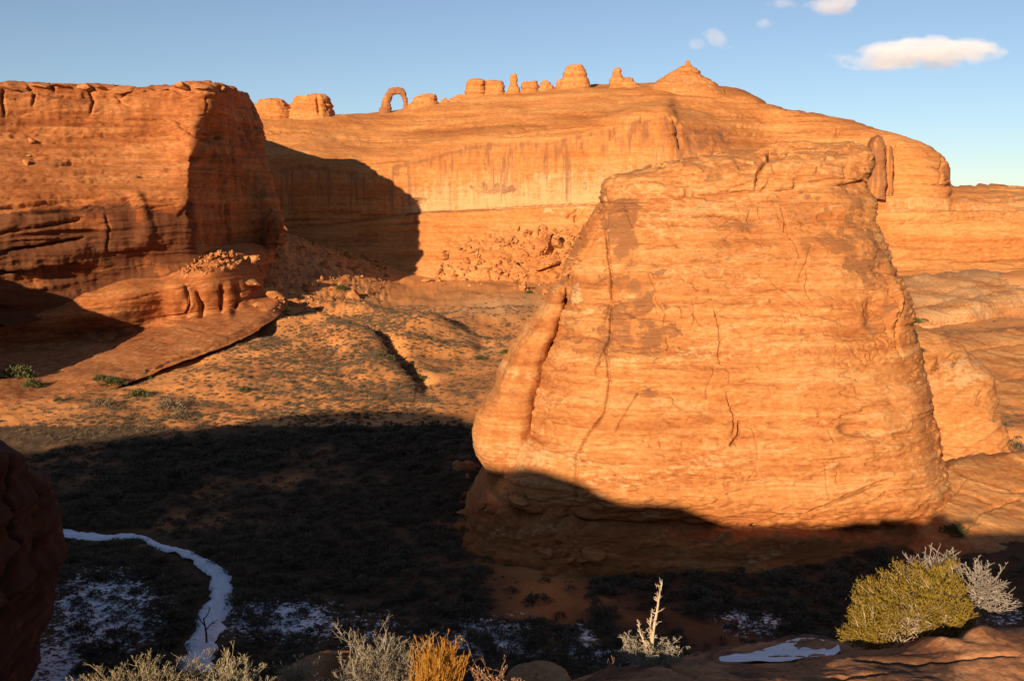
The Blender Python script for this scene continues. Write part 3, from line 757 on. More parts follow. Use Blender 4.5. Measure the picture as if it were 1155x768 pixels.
# ---- the big butte
butte_rows = [
 (490, 612, 1110, 612, 143, 20, 40), (515, 594, 1092, 597, 145, 21, 42), (532, 566, 1072, 576, 147, 20.8, 44), (545, 550, 1060, 566, 148, 20.5, 42), (553, 542, 1052, 554, 149.5, 19.0, 42), (556, 537, 1049, 543, 150, 20.5, 44),
 (580, 505, 1045, 520, 150, 21, 44), (596, 470, 1034, 470, 151, 20, 42), (606, 430, 1026, 430, 152, 18.5, 40), (616, 390, 1019, 390, 153, 17, 38),
 (629, 355, 1011, 350, 154, 15, 36), (638, 318, 1004, 318, 155, 13, 34), (646, 285, 995, 280, 156, 11, 32), (660, 252, 986, 246, 157, 9, 30), (680, 232, 981, 222, 158, 7.5, 28), (688, 222, 976, 206, 159, 6.5, 26), (695, 210, 972, 196, 160, 5, 24)]
B_CR = [
 ([(685,246),(684,268),(685,288),(690,315),(689,350),(688,382),(682,394),(686,412),(688,430),(687,447),(683,465),(669,486),(659,500),(653,512),(652,535),(650,568)], 1.5, .9),
 ([(672,425),(677,405),(682,394)], 1.0, .5), ([(805,346),(810,362),(813,385),(811,400),(815,412)], 1.1, .6), ([(820,442),(828,465),(829,478),(826,490)], 1.1, .8), ([(835,474),(833,489),(824,502)], 1.3, 1.1),
 ([(947,471),(960,467),(976,465)], 1.1, .9), ([(902,386),(912,381),(924,379)], 1.3, .7), ([(904,579),(925,572),(951,561),(968,556),(980,550),(1004,541)], 1.4, 1.2), ([(833,596),(850,590),(884,581)], 1.3, 1.0), ([(955,580),(965,578)], 1.1, .7), ([(978,568),(992,562),(1000,556)], 1.2, .8),
 ([(694,488),(706,468),(720,444),(745,436)], 1.1, .5), ([(720,296),(800,297),(880,292),(960,268)], .9, .25), ([(700,268),(760,263),(800,259)], .9, .25), ([(610,500),(614,480),(612,520)], 1.0, .5),
 ([(640,302),(656,290),(668,270),(682,258)], 1.4, .6), ([(645,330),(652,352),(660,372)], 1.0, .3), ([(1000,330),(1007,352),(1013,372),(1012,388)], 1.4, .9), ([(985,345),(997,355),(1006,380),(1018,404)], 1.2, .7),
 ([(870,315),(890,335),(915,350)], 1.0, .35), ([(700,300),(730,305),(742,330)], 1.0, .3), ([(738,330),(752,352),(748,368)], 1.0, .35), ([(812,258),(830,245),(842,252),(846,238)], 1.0, .35)]
_rl = np.random.default_rng(5)
B_CR += random_lines(_rl, 60, (600, 225, 1040, 585), (30, 150), (-.16, .03), 1.2, (.8, 1.3), (.10, .35))
B_CR += random_lines(_rl, 26, (610, 240, 1020, 560), (12, 46), (1.2, 1.95), 2.0, (.8, 1.2), (.15, .5))
B_CR += random_lines(_rl, 16, (690, 240, 1000, 420), (10, 34), (.3, 1.0), 2.0, (.8, 1.1), (.12, .35))
def butte_disp(c):
    px, py, x, y, z = c['px'], c['py'], c['x'], c['y'], c['z']
    s = strata(c, .55, (.05, .05), 70, 4); c['s'] = s
    cross = fbm((x * .9 + z * .5) * .05, y * .05, (z - .22 * x) * .9, 4, .55, off=44); c['cross'] = cross
    l1, v1 = layers(c, 2.6, .05, .05, 3, .05); l2, v2 = layers(c, .95, .03, .05, 9, .07)
    c['lay'] = v1 + .8 * v2
    d = .30 * l1 + .10 * l2 + .08 * np.tanh(2.2 * cross)
    d += .75 * fbm(x * .06, y * .06, z * .05, 3, off=6) + .07 * fbm(x * .35, y * .35, z * .35, 4, off=3)
    q = fbm(x * .055, y * .055, z * .30, 4, .55, off=90)
    d += .30 * (sstep(-.03, .03, q - .15) - sstep(-.03, .03, -q - .3))
    q2 = fbm(x * .12, y * .12, z * .5, 4, .6, off=190)
    d += .13 * sstep(-.04, .04, q2 - .2)
    # foot: rubble and slumps under the lip
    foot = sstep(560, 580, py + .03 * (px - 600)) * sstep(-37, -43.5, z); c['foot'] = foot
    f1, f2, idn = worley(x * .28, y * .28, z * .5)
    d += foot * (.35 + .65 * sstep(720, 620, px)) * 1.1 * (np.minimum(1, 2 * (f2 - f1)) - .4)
    # hollows
    for cx, cy, sx, sy, a in ((963, 483, 17, 8, 1.0), (985, 488, 8, 6, .5), (985, 352, 10, 18, .9), (668, 300, 14, 22, .8), (1006, 345, 5, 22, -1.2), (720, 600, 14, 4, .8), (975, 300, 26, 20, .5), (650, 275, 10, 22, .3)):
        d -= a * np.exp(-(((px - cx) / sx) ** 2 + ((py - cy) / sy) ** 2) ** 2)
    # rows of small pockets
    pk = fbm(x * 1.3, y * 1.3, z * 1.6, 2, off=60)
    for ln in ([(640,520),(700,535),(760,545),(860,536)], [(860,370),(920,352),(1000,338)], [(930,400),(960,392),(1000,380)], [(930,415),(965,408),(1005,398)], [(720,498),(780,500),(830,497)]):
        r, t = seg_dist(px, py, ln)
        d -= .38 * np.exp(-(r / 6) ** 2) * sstep(.2, .5, pk)
    return d
def butte_attr(c):
    px, py, x, y, z = c['px'], c['py'], c['x'], c['y'], c['z']
    v = fbm(x * .5, y * .5, z * .10, 3, off=33)
    stain_shade = patch_mask(px, py, [(700, 250, 17, 34, .75), (708, 292, 16, 14, .5), (712, 318, 26, 18, .6), (725, 345, 24, 16, .7), (705, 368, 40, 26, .72), (735, 378, 26, 14, .6), (700, 398, 36, 10, .55),
        (648, 372, 10, 18, .55), (950, 222, 36, 14, .55), (900, 235, 40, 14, .40), (850, 246, 30, 12, .35), (835, 258, 18, 4, .6), (938, 275, 26, 10, .6), (965, 265, 20, 20, .72), (975, 300, 22, 18, .85), (985, 320, 14, 9, .6), (880, 270, 60, 16, .28),  # right-side patches also paint in shade of a face turned away
        (830, 285, 44, 22, .35), (770, 275, 30, 10, .22), (680, 450, 14, 6, .35), (724, 442, 14, 5, .6), (675, 395, 8, 7, .5), (590, 445, 14, 12, .4), (940, 395, 40, 10, .25), (960, 372, 30, 8, .28),
        (730, 480, 40, 6, .18), (1000, 345, 5, 20, .5), (990, 365, 8, 14, .5), (962, 484, 15, 8, .5), (760, 330, 30, 10, .25), (655, 310, 16, 20, .3), (880, 320, 16, 20, .25), (900, 440, 60, 8, .14)], x, y, z, .22, .95, off=2)
    stain_shade = stain_shade * (1.1 + .6 * v)
    stain_shade = np.maximum(stain_shade, .22 * sstep(.15, .6, fbm(x * .16, y * .16, z * .3, 4, off=71)) * sstep(470, 400, py))
    pale = patch_mask(px, py, [(648, 335, 10, 14, .8), (660, 350, 20, 5, .6), (590, 515, 14, 14, .55), (612, 520, 22, 10, .6), (800, 305, 60, 14, .3), (760, 250, 60, 20, .3), (850, 395, 80, 8, .28), (645, 520, 26, 8, .4), (770, 236, 70, 10, .35), (900, 360, 50, 6, .2)], x, y, z, .25, .8, off=8)
    pale = np.maximum(pale, .30 * sstep(.2, .6, c['cross'] + .4 * fbm(x * .1, y * .1, z * .15, 3, off=15)))
    tone = .9 * c.get('lay', 0) + .25 * c['s'] + .35 * c['cross'] - 1.0 * c['foot'] + .1  # foot toned down: shade of the skirt put into the colour
    return dict(stain_shade=np.clip(stain_shade, 0, 1), pale=np.clip(pale, 0, 1), tone=np.clip(tone, -1.6, 1.6))
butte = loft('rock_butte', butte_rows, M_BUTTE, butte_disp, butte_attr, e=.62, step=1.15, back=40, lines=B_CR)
tag(butte, 'massive tapering sandstone butte in full sun, cracked and dark-stained, with a cap of paler rock', 'butte')
cap_rows = [(690, 228, 974, 208, 160, 6, 22), (684, 224, 977, 204, 160, 8.0, 26), (682, 217, 980, 194, 160.5, 8.2, 27), (690, 203, 979, 178, 161, 7.2, 26), (716, 194, 976, 171, 162, 5.5, 24), (760, 183, 966, 166, 164, 3.5, 20), (800, 178, 950, 165, 166, 2, 14)]
def cap_disp(c):
    px, py, x, y, z = c['px'], c['py'], c['x'], c['y'], c['z']
    c['s'] = s = strata(c, .35, (.06, 0), 110)
    l1, v1 = layers(c, 2.2, .06, 0, 113, .05); c['s'] = .5 * s + .6 * v1
    d = .30 * l1 + .20 * np.tanh(2 * s) + .8 * fbm(x * .09, y * .09, z * .12, 3, off=16) + .2 * fbm(x * .4, y * .4, z * .4, 3)
    q = fbm(x * .13, y * .13, z * .2, 4, .55, off=93)
    d += .45 * sstep(-.04, .04, q - .1)
    return d
def cap_attr(c):
    px, py, x, y, z = c['px'], c['py'], c['x'], c['y'], c['z']
    stain_shade = patch_mask(px, py, [(805, 203, 14, 5, .6), (800, 190, 40, 8, .25), (945, 172, 8, 8, .4), (890, 204, 40, 4, .3), (735, 206, 30, 5, .25)], x, y, z, .25, .8, off=2)
    return dict(stain_shade=stain_shade, pale=.12 + .15 * sstep(-.3, .5, c['s']), tone=.5 * c['s'] + .1)
cap = loft('caprock', cap_rows, M_BUTTE, cap_disp, cap_attr, e=.7, step=1.25, back=36, parent=butte,
     lines=[([(869,170),(861,186),(854,198),(852,212)], 1.4, 1.4), ([(748,183),(745,192)], 1.0, .6), ([(820,214),(850,206),(880,200),(910,207),(940,202),(965,204)], 1.3, .7), ([(955,200),(953,188),(958,186)], 1.4, .8), ([(852,170),(862,172)], 1.0, .5)])
flake_rows = [(546, 552, 604.0, 552, 149, 5, 14), (549, 534, 601.0, 534, 149, 6, 16), (537, 508, 602.0, 508, 149, 6.5, 16), (534, 488, 604.0, 488, 149, 7, 16), (539, 463, 605.0, 463, 149.5, 7, 15), (555, 443, 607.0, 443, 150, 6.5, 14), (564, 421, 614.0, 421, 150.5, 6, 13),
              (578, 394, 620.0, 394, 151, 5.5, 12), (592, 372, 630.0, 372, 151.5, 5, 11), (611, 346, 636.0, 350, 152.5, 4, 9), (623, 325, 641.0, 328, 153.5, 2.5, 7), (630, 318, 641.0, 320, 154, 1.5, 5)]
def flake_disp(c):
    x, y, z = c['x'], c['y'], c['z']
    c['s'] = s = strata(c, .5, (.08, 0), 130); c['cross'] = s; c['foot'] = 0 * x
    l1, v1 = layers(c, 2.2, .05, .05, 3, .05); l2, v2 = layers(c, .8, .03, .05, 9, .07); c['lay'] = v1 + .8 * v2
    return .20 * l1 + .14 * l2 + .6 * fbm(x * .12, y * .12, z * .08, 3, off=36) + .12 * fbm(x * .5, y * .5, z * .5, 3)
flake = loft('leaning_slab', flake_rows, M_BUTTE, flake_disp, butte_attr, e=.75, step=1.25, back=24, parent=butte, lines=[([(556,470),(575,500),(572,530)], 1.0, .3)])

# ---- pale dome right of the butte
knoll_rows = [(1000, 560, 1150, 560, 164, 10, 26), (1012, 525, 1134, 520, 166, 11, 28), (1012, 490, 1127, 490, 168, 10, 28), (1010, 455, 1113, 452, 170, 9, 26), (1006, 425, 1108, 420, 173, 8, 24), (1004, 400, 1092, 398, 176, 7, 20), (1005, 380, 1064, 380, 179, 4.5, 16), (1010, 371, 1044, 371, 181, 2, 10)]
def knoll_disp(c):
    px, py, x, y, z = c['px'], c['py'], c['x'], c['y'], c['z']
    c['s'] = s = fbm(x * .05, y * .05, (z - .5 * x) * .45, 4, .55, off=150)
    f1, f2, idn = worley(x * .22, y * .22, z * .5)
    d = .35 * np.tanh(2 * s) + .7 * fbm(x * .09, y * .09, z * .1, 3, off=46) + .12 * fbm(x * .5, y * .5, z * .5, 3)
    return d + .5 * sstep(478, 495, py) * (np.minimum(1, 2.5 * (f2 - f1)) - .5)
def knoll_attr(c):
    px, py, x, y, z = c['px'], c['py'], c['x'], c['y'], c['z']
    pale = patch_mask(px, py, [(1085, 418, 30, 22, .55), (1060, 440, 50, 30, .2)], x, y, z, .15, .5)
    return dict(stain_shade=patch_mask(px, py, [(1055, 448, 30, 5, .2)], x, y, z), pale=pale, tone=.5 * c['s'] + .1)
knoll = loft('rock_dome', knoll_rows, M_BUTTE, knoll_disp, knoll_attr, e=.8, lines=[([(1051,414),(1060,402),(1072,395)], 1.6, 1.6), ([(1080,398),(1074,415)], 1.2, .8), ([(1103,455),(1106,443)], 1.8, 1.6), ([(1120,475),(1126,462),(1127,452)], 2.0, 1.8),
   ([(1052,505),(1060,490),(1062,480)], 1.3, 1.0), ([(1068,490),(1090,482),(1110,474)], 1.1, .8), ([(1050,420),(1058,410),(1060,430)], 1.0, .6)])
tag(knoll, 'pale rounded sandstone dome with a dark notch, close behind the right foot of the butte', 'rock dome')

def slab_disp(amp, h, off):
    def f(c):
        x, y, z = c['x'], c['y'], c['z']
        l1, v1 = layers(c, h, .12, -.05, off, .05); l2, v2 = layers(c, h * .4, .12, -.05, off + 5, .08)
        c['s'] = v1 + .7 * v2
        return amp * (l1 + .5 * l2 + 1.0 * fbm(x * .07, y * .07, z * .1, 3, off=off) + .3 * fbm(x * .5, y * .5, z * .5, 3, off=off))
    return f
def slab_attr(p, st):
    return lambda c: dict(stain_shade=np.clip(st * (1 + fbm(c['x'] * .1, c['y'] * .1, c['z'] * .2, 3, off=4)), 0, 1), pale=np.clip(p * (1 + .8 * fbm(c['x'] * .06, c['y'] * .06, c['z'] * .3, 4, off=6)), 0, 1), tone=.9 * c['s'] + .2)
_c = []
for a_, p0, Y0, p1, Y1 in ((985, 371, 342, 322, 400), (1030, 362, 345, 314, 402), (1060, 354, 350, 311, 404), (1100, 344, 358, 309, 408), (1155, 330, 380, 311, 415), (1240, 322, 400, 312, 420), (1400, 322, 400, 314, 420)):
    _c.append([(a_, p0 + 22, Y0 - 6), (a_, p0, Y0), (a_, p0 * .55 + p1 * .45, Y0 * .6 + Y1 * .4), (a_, p1, Y1), (a_, p1 - 1, Y1 + 22), (a_, p1 + 25, Y1 + 60)])
o = net('slickrock_slab', _c, M_BUTTE, slab_disp(.8, 2.2, 310), slab_attr(.42, .06), lines=[([(1010,350),(1070,338),(1150,322)], 1.2, .8), ([(1050,330),(1100,322),(1155,318)], 1, .6)])
tag(o, 'pale cream slickrock slab on the plain right of the butte, below the layered hill', 'rock slab')
_c = []
for a_, p0, Y0, p1, Y1 in ((1040, 480, 205, 384, 258), (1075, 476, 206, 378, 262), (1110, 470, 208, 376, 264), (1155, 462, 212, 372, 268), (1230, 455, 216, 368, 272), (1400, 450, 220, 368, 276)):
    _c.append([(a_, p0 + 26, Y0 - 7), (a_, p0, Y0), (a_, p0 * .55 + p1 * .45, Y0 * .6 + Y1 * .4), (a_, p1, Y1), (a_, p1 - 2, Y1 + 14), (a_, p1 + 20, Y1 + 45)])
o = net('slickrock_slab', _c, M_BUTTE, slab_disp(.6, 1.6, 330), slab_attr(.10, .10), lines=[([(1090,395),(1125,388),(1160,386)], 1.2, .7), ([(1110,440),(1140,425),(1170,420)], 1.2, .6)])
tag(o, 'orange bedded slickrock slab sloping down behind the pale dome at the right edge', 'rock slab')
_c = []
for a_, p0, Y0, p1, Y1 in ((955, 652, 128, 600, 142), (1000, 628, 128, 566, 145), (1030, 616, 127, 545, 146), (1060, 614, 126, 528, 149), (1100, 616, 125, 519, 151), (1155, 612, 126, 512, 153), (1230, 606, 127, 508, 155), (1330, 604, 128, 508, 156)):
    _c.append([(a_, p0 + 26, Y0 - 4), (a_, p0, Y0), (a_, p0 * .55 + p1 * .45, Y0 * .58 + Y1 * .42), (a_, p1, Y1), (a_, p1 - 2, Y1 + 9), (a_, p1 + 25, Y1 + 26)])
o = net('slickrock_slab', _c, M_BUTTE, slab_disp(.42, 1.0, 350), slab_attr(.10, .08), lines=[([(1050,570),(1075,556),(1090,540)], 1.4, .5), ([(1085,600),(1110,575),(1150,560)], 1.4, .5), ([(1100,548),(1130,556),(1160,552)], 1.2, .4), ([(1075,585),(1090,592),(1105,588)], 1.2, .4)])
tag(o, 'broken orange rock apron at the right foot of the butte, crossed by the shadow edge', 'rock slab')

# dark pillars at the hill's end, behind the butte's right shoulder
def small_disp(amp=.35, fr=.25, lay=.6, off=0):
    def f(c):
        x, y, z = c['x'], c['y'], c['z']
        c['s'] = s = fbm(x * .03, y * .03, z * lay, 3, .55, off=off + 7)
        return amp * (np.tanh(2 * s) + .8 * fbm(x * fr, y * fr, z * fr, 3, off=off) + .35 * fbm(x * fr * 4, y * fr * 4, z * fr * 4, 2, off=off))
    return f
def small_attr(stain_shade=0., pale=0., vert=False):
    def f(c):
        x, y, z = c['x'], c['y'], c['z']
        v = fbm(x * .4, y * .4, z * (.03 if vert else .4), 3, off=5)
        return dict(stain_shade=np.clip(stain_shade * (1 + v), 0, 1), pale=np.full(x.shape, pale), tone=.6 * c['s'])
    return f
M_FORM = M_HILL
pr = loft('rock_pillar', [(974, 222, 996, 226, 512, 5, 10), (975, 200, 997, 205, 512, 5.5, 10), (978, 175, 998, 180, 512, 5, 10), (983, 158, 997, 160, 513, 4, 9), (990, 151, 995, 153, 514, 2.5, 6)], M_FORM, small_disp(.9, .2, .05), small_attr(.85, 0, True), e=.55, step=1.0)
tag(pr, 'dark tall rock pillar standing at the end of the far hill beside the butte cap', 'rock pillar')
pr = loft('rock_pillar', [(992, 221, 1007, 221, 516, 3, 8), (993, 200, 1007, 203, 516, 3.5, 8), (996, 180, 1006, 182, 516, 3, 8), (999, 166, 1005, 168, 517, 2, 6)], M_FORM, small_disp(.6, .12, .1, 9), small_attr(.75, 0, True), e=.7, step=1.0)
tag(pr, 'shorter dark rock pillar on the right of the tall one at the end of the far hill', 'rock pillar')
pr = loft('rock_pillar', [(964, 212, 976, 216, 509, 3, 8), (965, 190, 976, 193, 509, 3.5, 8), (968, 172, 975, 172, 510, 3, 7), (970, 163, 974, 164, 511, 1.5, 5)], M_FORM, small_disp(.6, .12, .1, 19), small_attr(.35, .2, True), e=.7, step=1.0)
tag(pr, 'narrow paler rock pillar on the left of the dark ones, touching the butte cap', 'rock pillar')

# ---- the skyline: arch and domes on the crest of the hill
AY = 571 + DYH
apts = [(434.2, 131, 8.4), (434.8, 126, 8.0), (435.4, 119, 6.2), (436.8, 112.5, 5.2), (440.0, 106.2, 4.3), (444.8, 102.9, 4.0), (451.2, 103.2, 4.7), (455.4, 107.8, 3.6), (457.0, 114.5, 2.9), (458, 120, 3.6), (458.6, 125, 5.2), (458.8, 130, 6.4)]
ctl = np.array([np.append(P(a, b, AY), .86 * r / FPX * AY) for a, b, r in apts])
A_ = cr_sample(ctl, [7] * (len(ctl) - 1))
tg = np.gradient(A_[:, :3], axis=0); tg /= np.linalg.norm(tg, axis=1)[:, None]
e1 = np.tile([0, 1., 0], (len(A_), 1)); e2 = np.cross(tg, e1); e2 /= np.linalg.norm(e2, axis=1)[:, None]
an = np.linspace(0, 2 * math.pi, 30, endpoint=False)
def sq(v): return np.sign(v) * np.abs(v) ** .75
G_ = A_[:, None, :3] + A_[:, 3][:, None, None] * (sq(np.sin(an))[None, :, None] * e1[:, None] * .85 + sq(np.cos(an))[None, :, None] * e2[:, None])
def arch_disp(c):
    x, y, z = c['x'], c['y'], c['z']
    c['s'] = s = fbm(x * .05, y * .05, z * .7, 3, off=7)
    return .34 * np.tanh(3 * s) + .55 * fbm(x * .3, y * .3, z * .3, 3)
def arch_attr(c):
    return dict(stain_shade=np.clip(.55 + .4 * sstep(108, 104, c['py']) + .35 * sstep(121, 127, c['py']) * sstep(450, 440, c['px']), 0, 1), pale=0 * c['x'], tone=.6 * c['s'])
arch = finish_grid('rock_arch', G_, M_HILL, arch_disp, arch_attr, wrap=True)
tag(arch, 'freestanding natural sandstone arch with sky through its opening on the far skyline', 'arch')

_CR = ([a for a, b in _hc], [b[6][1] for a, b in _hc])
def form(label, rows, cat='rock dome', stain_shade=.24, name='rock_dome', Y=650, amp=.85, cut=(), e=.7, pale=.12, dep=.9, base=0):
    R = []; Y = float(np.interp((rows[0][0] + rows[0][1]) / 2, *_CR)) + DYH + 2
    rows = [(rows[0][0] - 1, rows[0][1] + 1, rows[0][2] + 9)] + list(rows)
    for l, r, p in rows:
        hw = (r - l) / 2 / FPX * Y
        R.append((l, p, r, p, Y, hw * dep, hw * dep))
    o = loft(name, R, M_HILL, small_disp(amp, .16, .55, off=rows[0][0] % 37), small_attr(stain_shade, pale), e=e, step=.8, back=20, lines=cut)
    return tag(o, label, cat, 'rock domes along the far skyline')
form('long low rock ledge on the skyline under the paired domes and slim hoodoo', [(498,640,124),(503,632,115),(512,626,110.5),(522,618,107)], 'rock ledge', name='rock_ledge', dep=.10)
form('low flat reddish rock dome on the skyline just right of the mesa', [(280,334,134),(284,331,126),(288,326,119),(294,322,114.5),(302,316,113)], Y=640, stain_shade=.15)
form('rounded skyline dome with a dark notch in its right side, left of the arch', [(322,378,134),(325,376,127),(328,375,119),(334,372,112),(342,367,108.5),(350,362,107.3)], Y=643, cut=[([(358,110),(359,128)], 1.3, 2.5), ([(368,114),(371,124)], 1.1, 1.5)], stain_shade=.15)
form('low stepped rock heap on the skyline right beside the arch', [(458,500,130),(460,497,121),(464,494,115),(470,492,110.5),(480,491,107.5)], Y=652, amp=.8)
form('smallest pointed knob on the skyline between the stepped heap and the paired domes', [(493,508,119),(496,506,114),(500,503.5,110)], 'rock mound', name='rock_mound', Y=652)
form('low rounded knob on the skyline touching the left foot of the paired domes', [(506,526,118),(509,523,112),(513,520,108.3)], 'rock mound', name='rock_mound', Y=654)
form('left drum of the paired domes on the skyline, taller and rounded on top', [(521,549,121),(523,548,112),(524.5,548,102),(526.5,547,94),(529,545,90),(533,541,88.7)], Y=656, cut=[([(522,107),(548,106)], 1, .8), ([(525,97),(548,96)], .8, .6)], amp=.55, e=.7, stain_shade=.18)
form('right drum of the paired domes on the skyline, flat-topped and blocky', [(543,571,118),(545,570,110),(546,569,100),(547,567,94),(550,564,91.5)], Y=658, cut=[([(544,105),(570,104)], 1, .8), ([(547,97),(568,97)], .8, .5)], amp=.55, e=.65, stain_shade=.2)
form('slim hoodoo with a small head on the skyline right of the paired domes', [(566,590,116),(570,588,108),(573,586,101),(575,583.5,96),(575.5,583,93),(575,583.5,90),(575.5,583,86.5),(577,581.5,83.8)], 'hoodoo', name='hoodoo', Y=655, amp=.35, stain_shade=.15)
form('boxy dark-banded block on the skyline right of the slim hoodoo', [(585,611,112),(587,609.5,105),(588,608,99),(588.5,607,94.5),(591,604,92)], 'rock block', name='rock_block', Y=655, e=.65, cut=[([(587,102),(609,102)], 1, .8)], stain_shade=.2)
form('smaller rounded block on the skyline on the right of the boxy block', [(604,628,110),(607,625,104),(608.5,623,98),(610,621,94),(613,618,92.3)], 'rock block', name='rock_block', Y=655, e=.75)
form('big bell-shaped dome with a ringed cap on the skyline', [(627,668,106),(630,666,99),(632,665,93),(634,663,87),(635.5,661,82),(637,660.5,79.5),(637.5,660,78.5),(640,657,75),(644,653,73.3)], Y=652, amp=.4, cut=[([(634,86),(664,86)], 1, .7), ([(638,80),(660,80)], 1, 1.0)], pale=.2)
form('small block at the left foot of the bell-shaped dome', [(625,640,104),(627,638,98),(628.5,636,94),(630,634,91.5)], 'rock block', name='rock_block', Y=650)
form('narrow upright tower on the skyline left of the pyramid summit', [(684,709,104),(686.5,706,97),(688.5,704,91),(690,702.5,86),(691.5,700,82),(692,700.5,79.5),(694,699,77.3)], 'rock tower', name='rock_tower', Y=646, amp=.45)
form('low sloping heap at the right foot of the narrow tower', [(696,724,103),(699,720,96),(702,714,91),(704,709,88.3)], 'rock heap', name='rock_heap', Y=646)
form('layered pyramid summit with a round cap stone, highest on the skyline', [(722,816,106),(731,808,98),(737,803,94.5),(742,799,91.5),(748,793,87.5),(756,788,82.5),(762,785,79),(768,780.5,74.5),(772,778,73),(771.5,779,71),(773,778,68.8)], 'rock pyramid', name='rock_pyramid', Y=640, amp=.55, cut=[([(737,94),(803,94)], .9, .8), ([(748,87),(794,87)], .9, .7), ([(764,79.5),(785,79.5)], .9, .7)], pale=.2)

# ------------------------------------------------------------------ foreground rock on the rim
def near_disp(amp=.06, fr=1.0, off=0):
    def f(c):
        x, y, z = c['x'], c['y'], c['z']
        c['s'] = s = fbm(x * .25, y * .25, z * 3.2, 3, .55, off=off)
        return amp * (1.3 * np.tanh(2 * s) + 1.6 * fbm(x * fr, y * fr, z * fr, 4, off=off) + .5 * fbm(x * 5, y * 5, z * 5, 3, off=off))
    return f
def near_attr(st=.3):
    def f(c):
        x, y, z = c['x'], c['y'], c['z']
        return dict(stain_shade=np.clip(st * 1.6 * sstep(-.3, .6, fbm(x * .7, y * .7, z * .7, 4, off=3)), 0, 1), pale=0 * x, tone=.6 * c['s'])
    return f
EDGE = [(560, 790), (640, 771), (668, 762), (700, 756), (735, 750), (790, 750.5), (830, 751), (880, 751), (915, 747), (945, 738), (1000, 731), (1060, 725), (1100, 713), (1155, 708), (1260, 700), (1420, 700)]
rim_cols = []
for a_, e_ in EDGE:
    k_ = sstep(560, 720, a_)
    q_ = .55 * sstep(850, 1000, a_); rim_cols.append([(a_, 900, 8.4), (a_, 815, 10.0 + q_), (a_, max(776, e_ + 14), 11.4 + q_), (a_, e_ + 5, 13.0 + q_), (a_, e_, 13.9 + q_), (a_, e_ + 7, 14.4 + q_), (a_, e_ + 45, 14.6 + q_)])
def rim_disp(c):
    d = near_disp(.036, .8, 200)(c)
    px, py = c['px'], c['py']
    for cx, cy, sx, sy, a in ((760, 758, 60, 9, .10), (690, 764, 30, 7, .08), (1060, 728, 28, 5, .16), (1105, 716, 20, 5, .12)):
        d += a * np.exp(-(((px - cx) / sx) ** 2 + ((py - cy) / sy) ** 2))
    return d
rim = net('rim_ledge', rim_cols, M_NEAR, rim_disp, near_attr(.45), step=1.6, lines=[([(820,760),(900,768),(1000,764)], 1.6, .12), ([(960,744),(1040,748),(1150,738)], 1.6, .10), ([(742,752),(760,762),(800,768)], 1.5, .08)])
tag(rim, 'long shaded sandstone ledge along the lower right edge with a sunlit left tip', 'rock ledge')
lf_cols = [[(a_, 1000, 5.5), (a_, 880, 7.2), (a_, 812, 8.8), (a_, e_ + 6, 10.2), (a_, e_, 11.4), (a_, e_ + 6, 12.3), (a_, e_ + 90, 12.9)] for a_, e_ in ((-260, 800), (-60, 802), (60, 800), (150, 799), (260, 797), (330, 788), (420, 782), (500, 784), (570, 786), (640, 792), (690, 800))]
lf = net('rim_ledge', lf_cols, M_NEAR, near_disp(.03, .8, 210), near_attr(.4), step=3.0)
tag(lf, 'sandstone lip along the lower left edge from which the straw shrubs and golden bush grow', 'rock ledge')
low_cols = [[(a_, p0 + 50, 15.5), (a_, p0 + 12, 16.5), (a_, p0, 18), (a_, p1, 26), (a_, p1 + 10, 27), (a_, p1 + 80, 27.4)] for a_, p0, p1 in ((735, 775, 748), (780, 768, 742), (820, 758, 735), (870, 757, 727), (915, 753, 721), (945, 748, 722), (985, 742, 726), (1040, 738, 730), (1110, 725, 716), (1200, 722, 712))]
low = net('lower_ledge', low_cols, M_NEAR, near_disp(.10, .6, 230), near_attr(.5), step=2.0)
tag(low, 'lower dark sandstone shelf below the rim ledge carrying a snow patch', 'rock ledge')
sn_cols = [[(a_, p0, Y0), (a_, (p0 + p1) / 2, (Y0 + Y1) / 2 - .1), (a_, p1, Y1)] for a_, p0, Y0, p1, Y1 in
           ((812, 748, 18.6, 746.5, 19.0), (830, 750, 18.1, 739, 21.0), (860, 750, 18.0, 733, 23.0), (885, 749, 18.1, 727, 24.5), (905, 747, 18.4, 723.5, 25.6), (925, 745, 18.6, 723, 25.6), (940, 741, 19.2, 725, 24.6), (948, 735, 20.6, 731, 21.6))]
def snow_disp(c):
    x, y = c['x'], c['y']
    return .06 + .09 * fbm(x * .6, y * .3, 0.5, 4, .5, off=77)
snp = net('snow_patch', sn_cols, M_SNOW, snow_disp, None, step=1.6)
tag(snp, 'crusted white snow patch in the shade on the shelf left of the juniper', 'snow')

def rockloft(label, rows, name='boulder', cat='boulder', amp=.12, st=.2, mat=None, off=0, fr=.8, **kw):
    o = loft(name, rows, mat or M_NEAR, near_disp(amp, fr, off), near_attr(st), step=1.8, e=.8, back=24, **kw)
    return tag(o, label, cat)
bl_cols = [
 [(-250,900,60),(-250,700,60),(-250,560,60),(-250,490,60.5),(-240,470,61),(-300,462,75),(-300,500,100)],
 [(-80,880,70),(-70,740,70),(-62,620,70),(-60,540,70),(-58,499,71),(-110,494,86),(-140,540,112)],
 [(-30,870,78),(-15,740,78),(-4,630,78),(0,560,78),(4,503,79),(-50,506,94),(-80,545,116)],
 [(0,860,87),(20,740,87),(34,650,87),(40,580,87),(38,526,88),(-6,532,100),(-40,570,118)],
 [(24,850,96),(44,740,96),(62,655,96),(71,605,96),(62,560,97),(24,562,106),(0,600,120)],
 [(14,850,106),(34,740,106),(52,655,106),(60,605,106),(50,564,107),(20,566,112),(0,605,122)]]
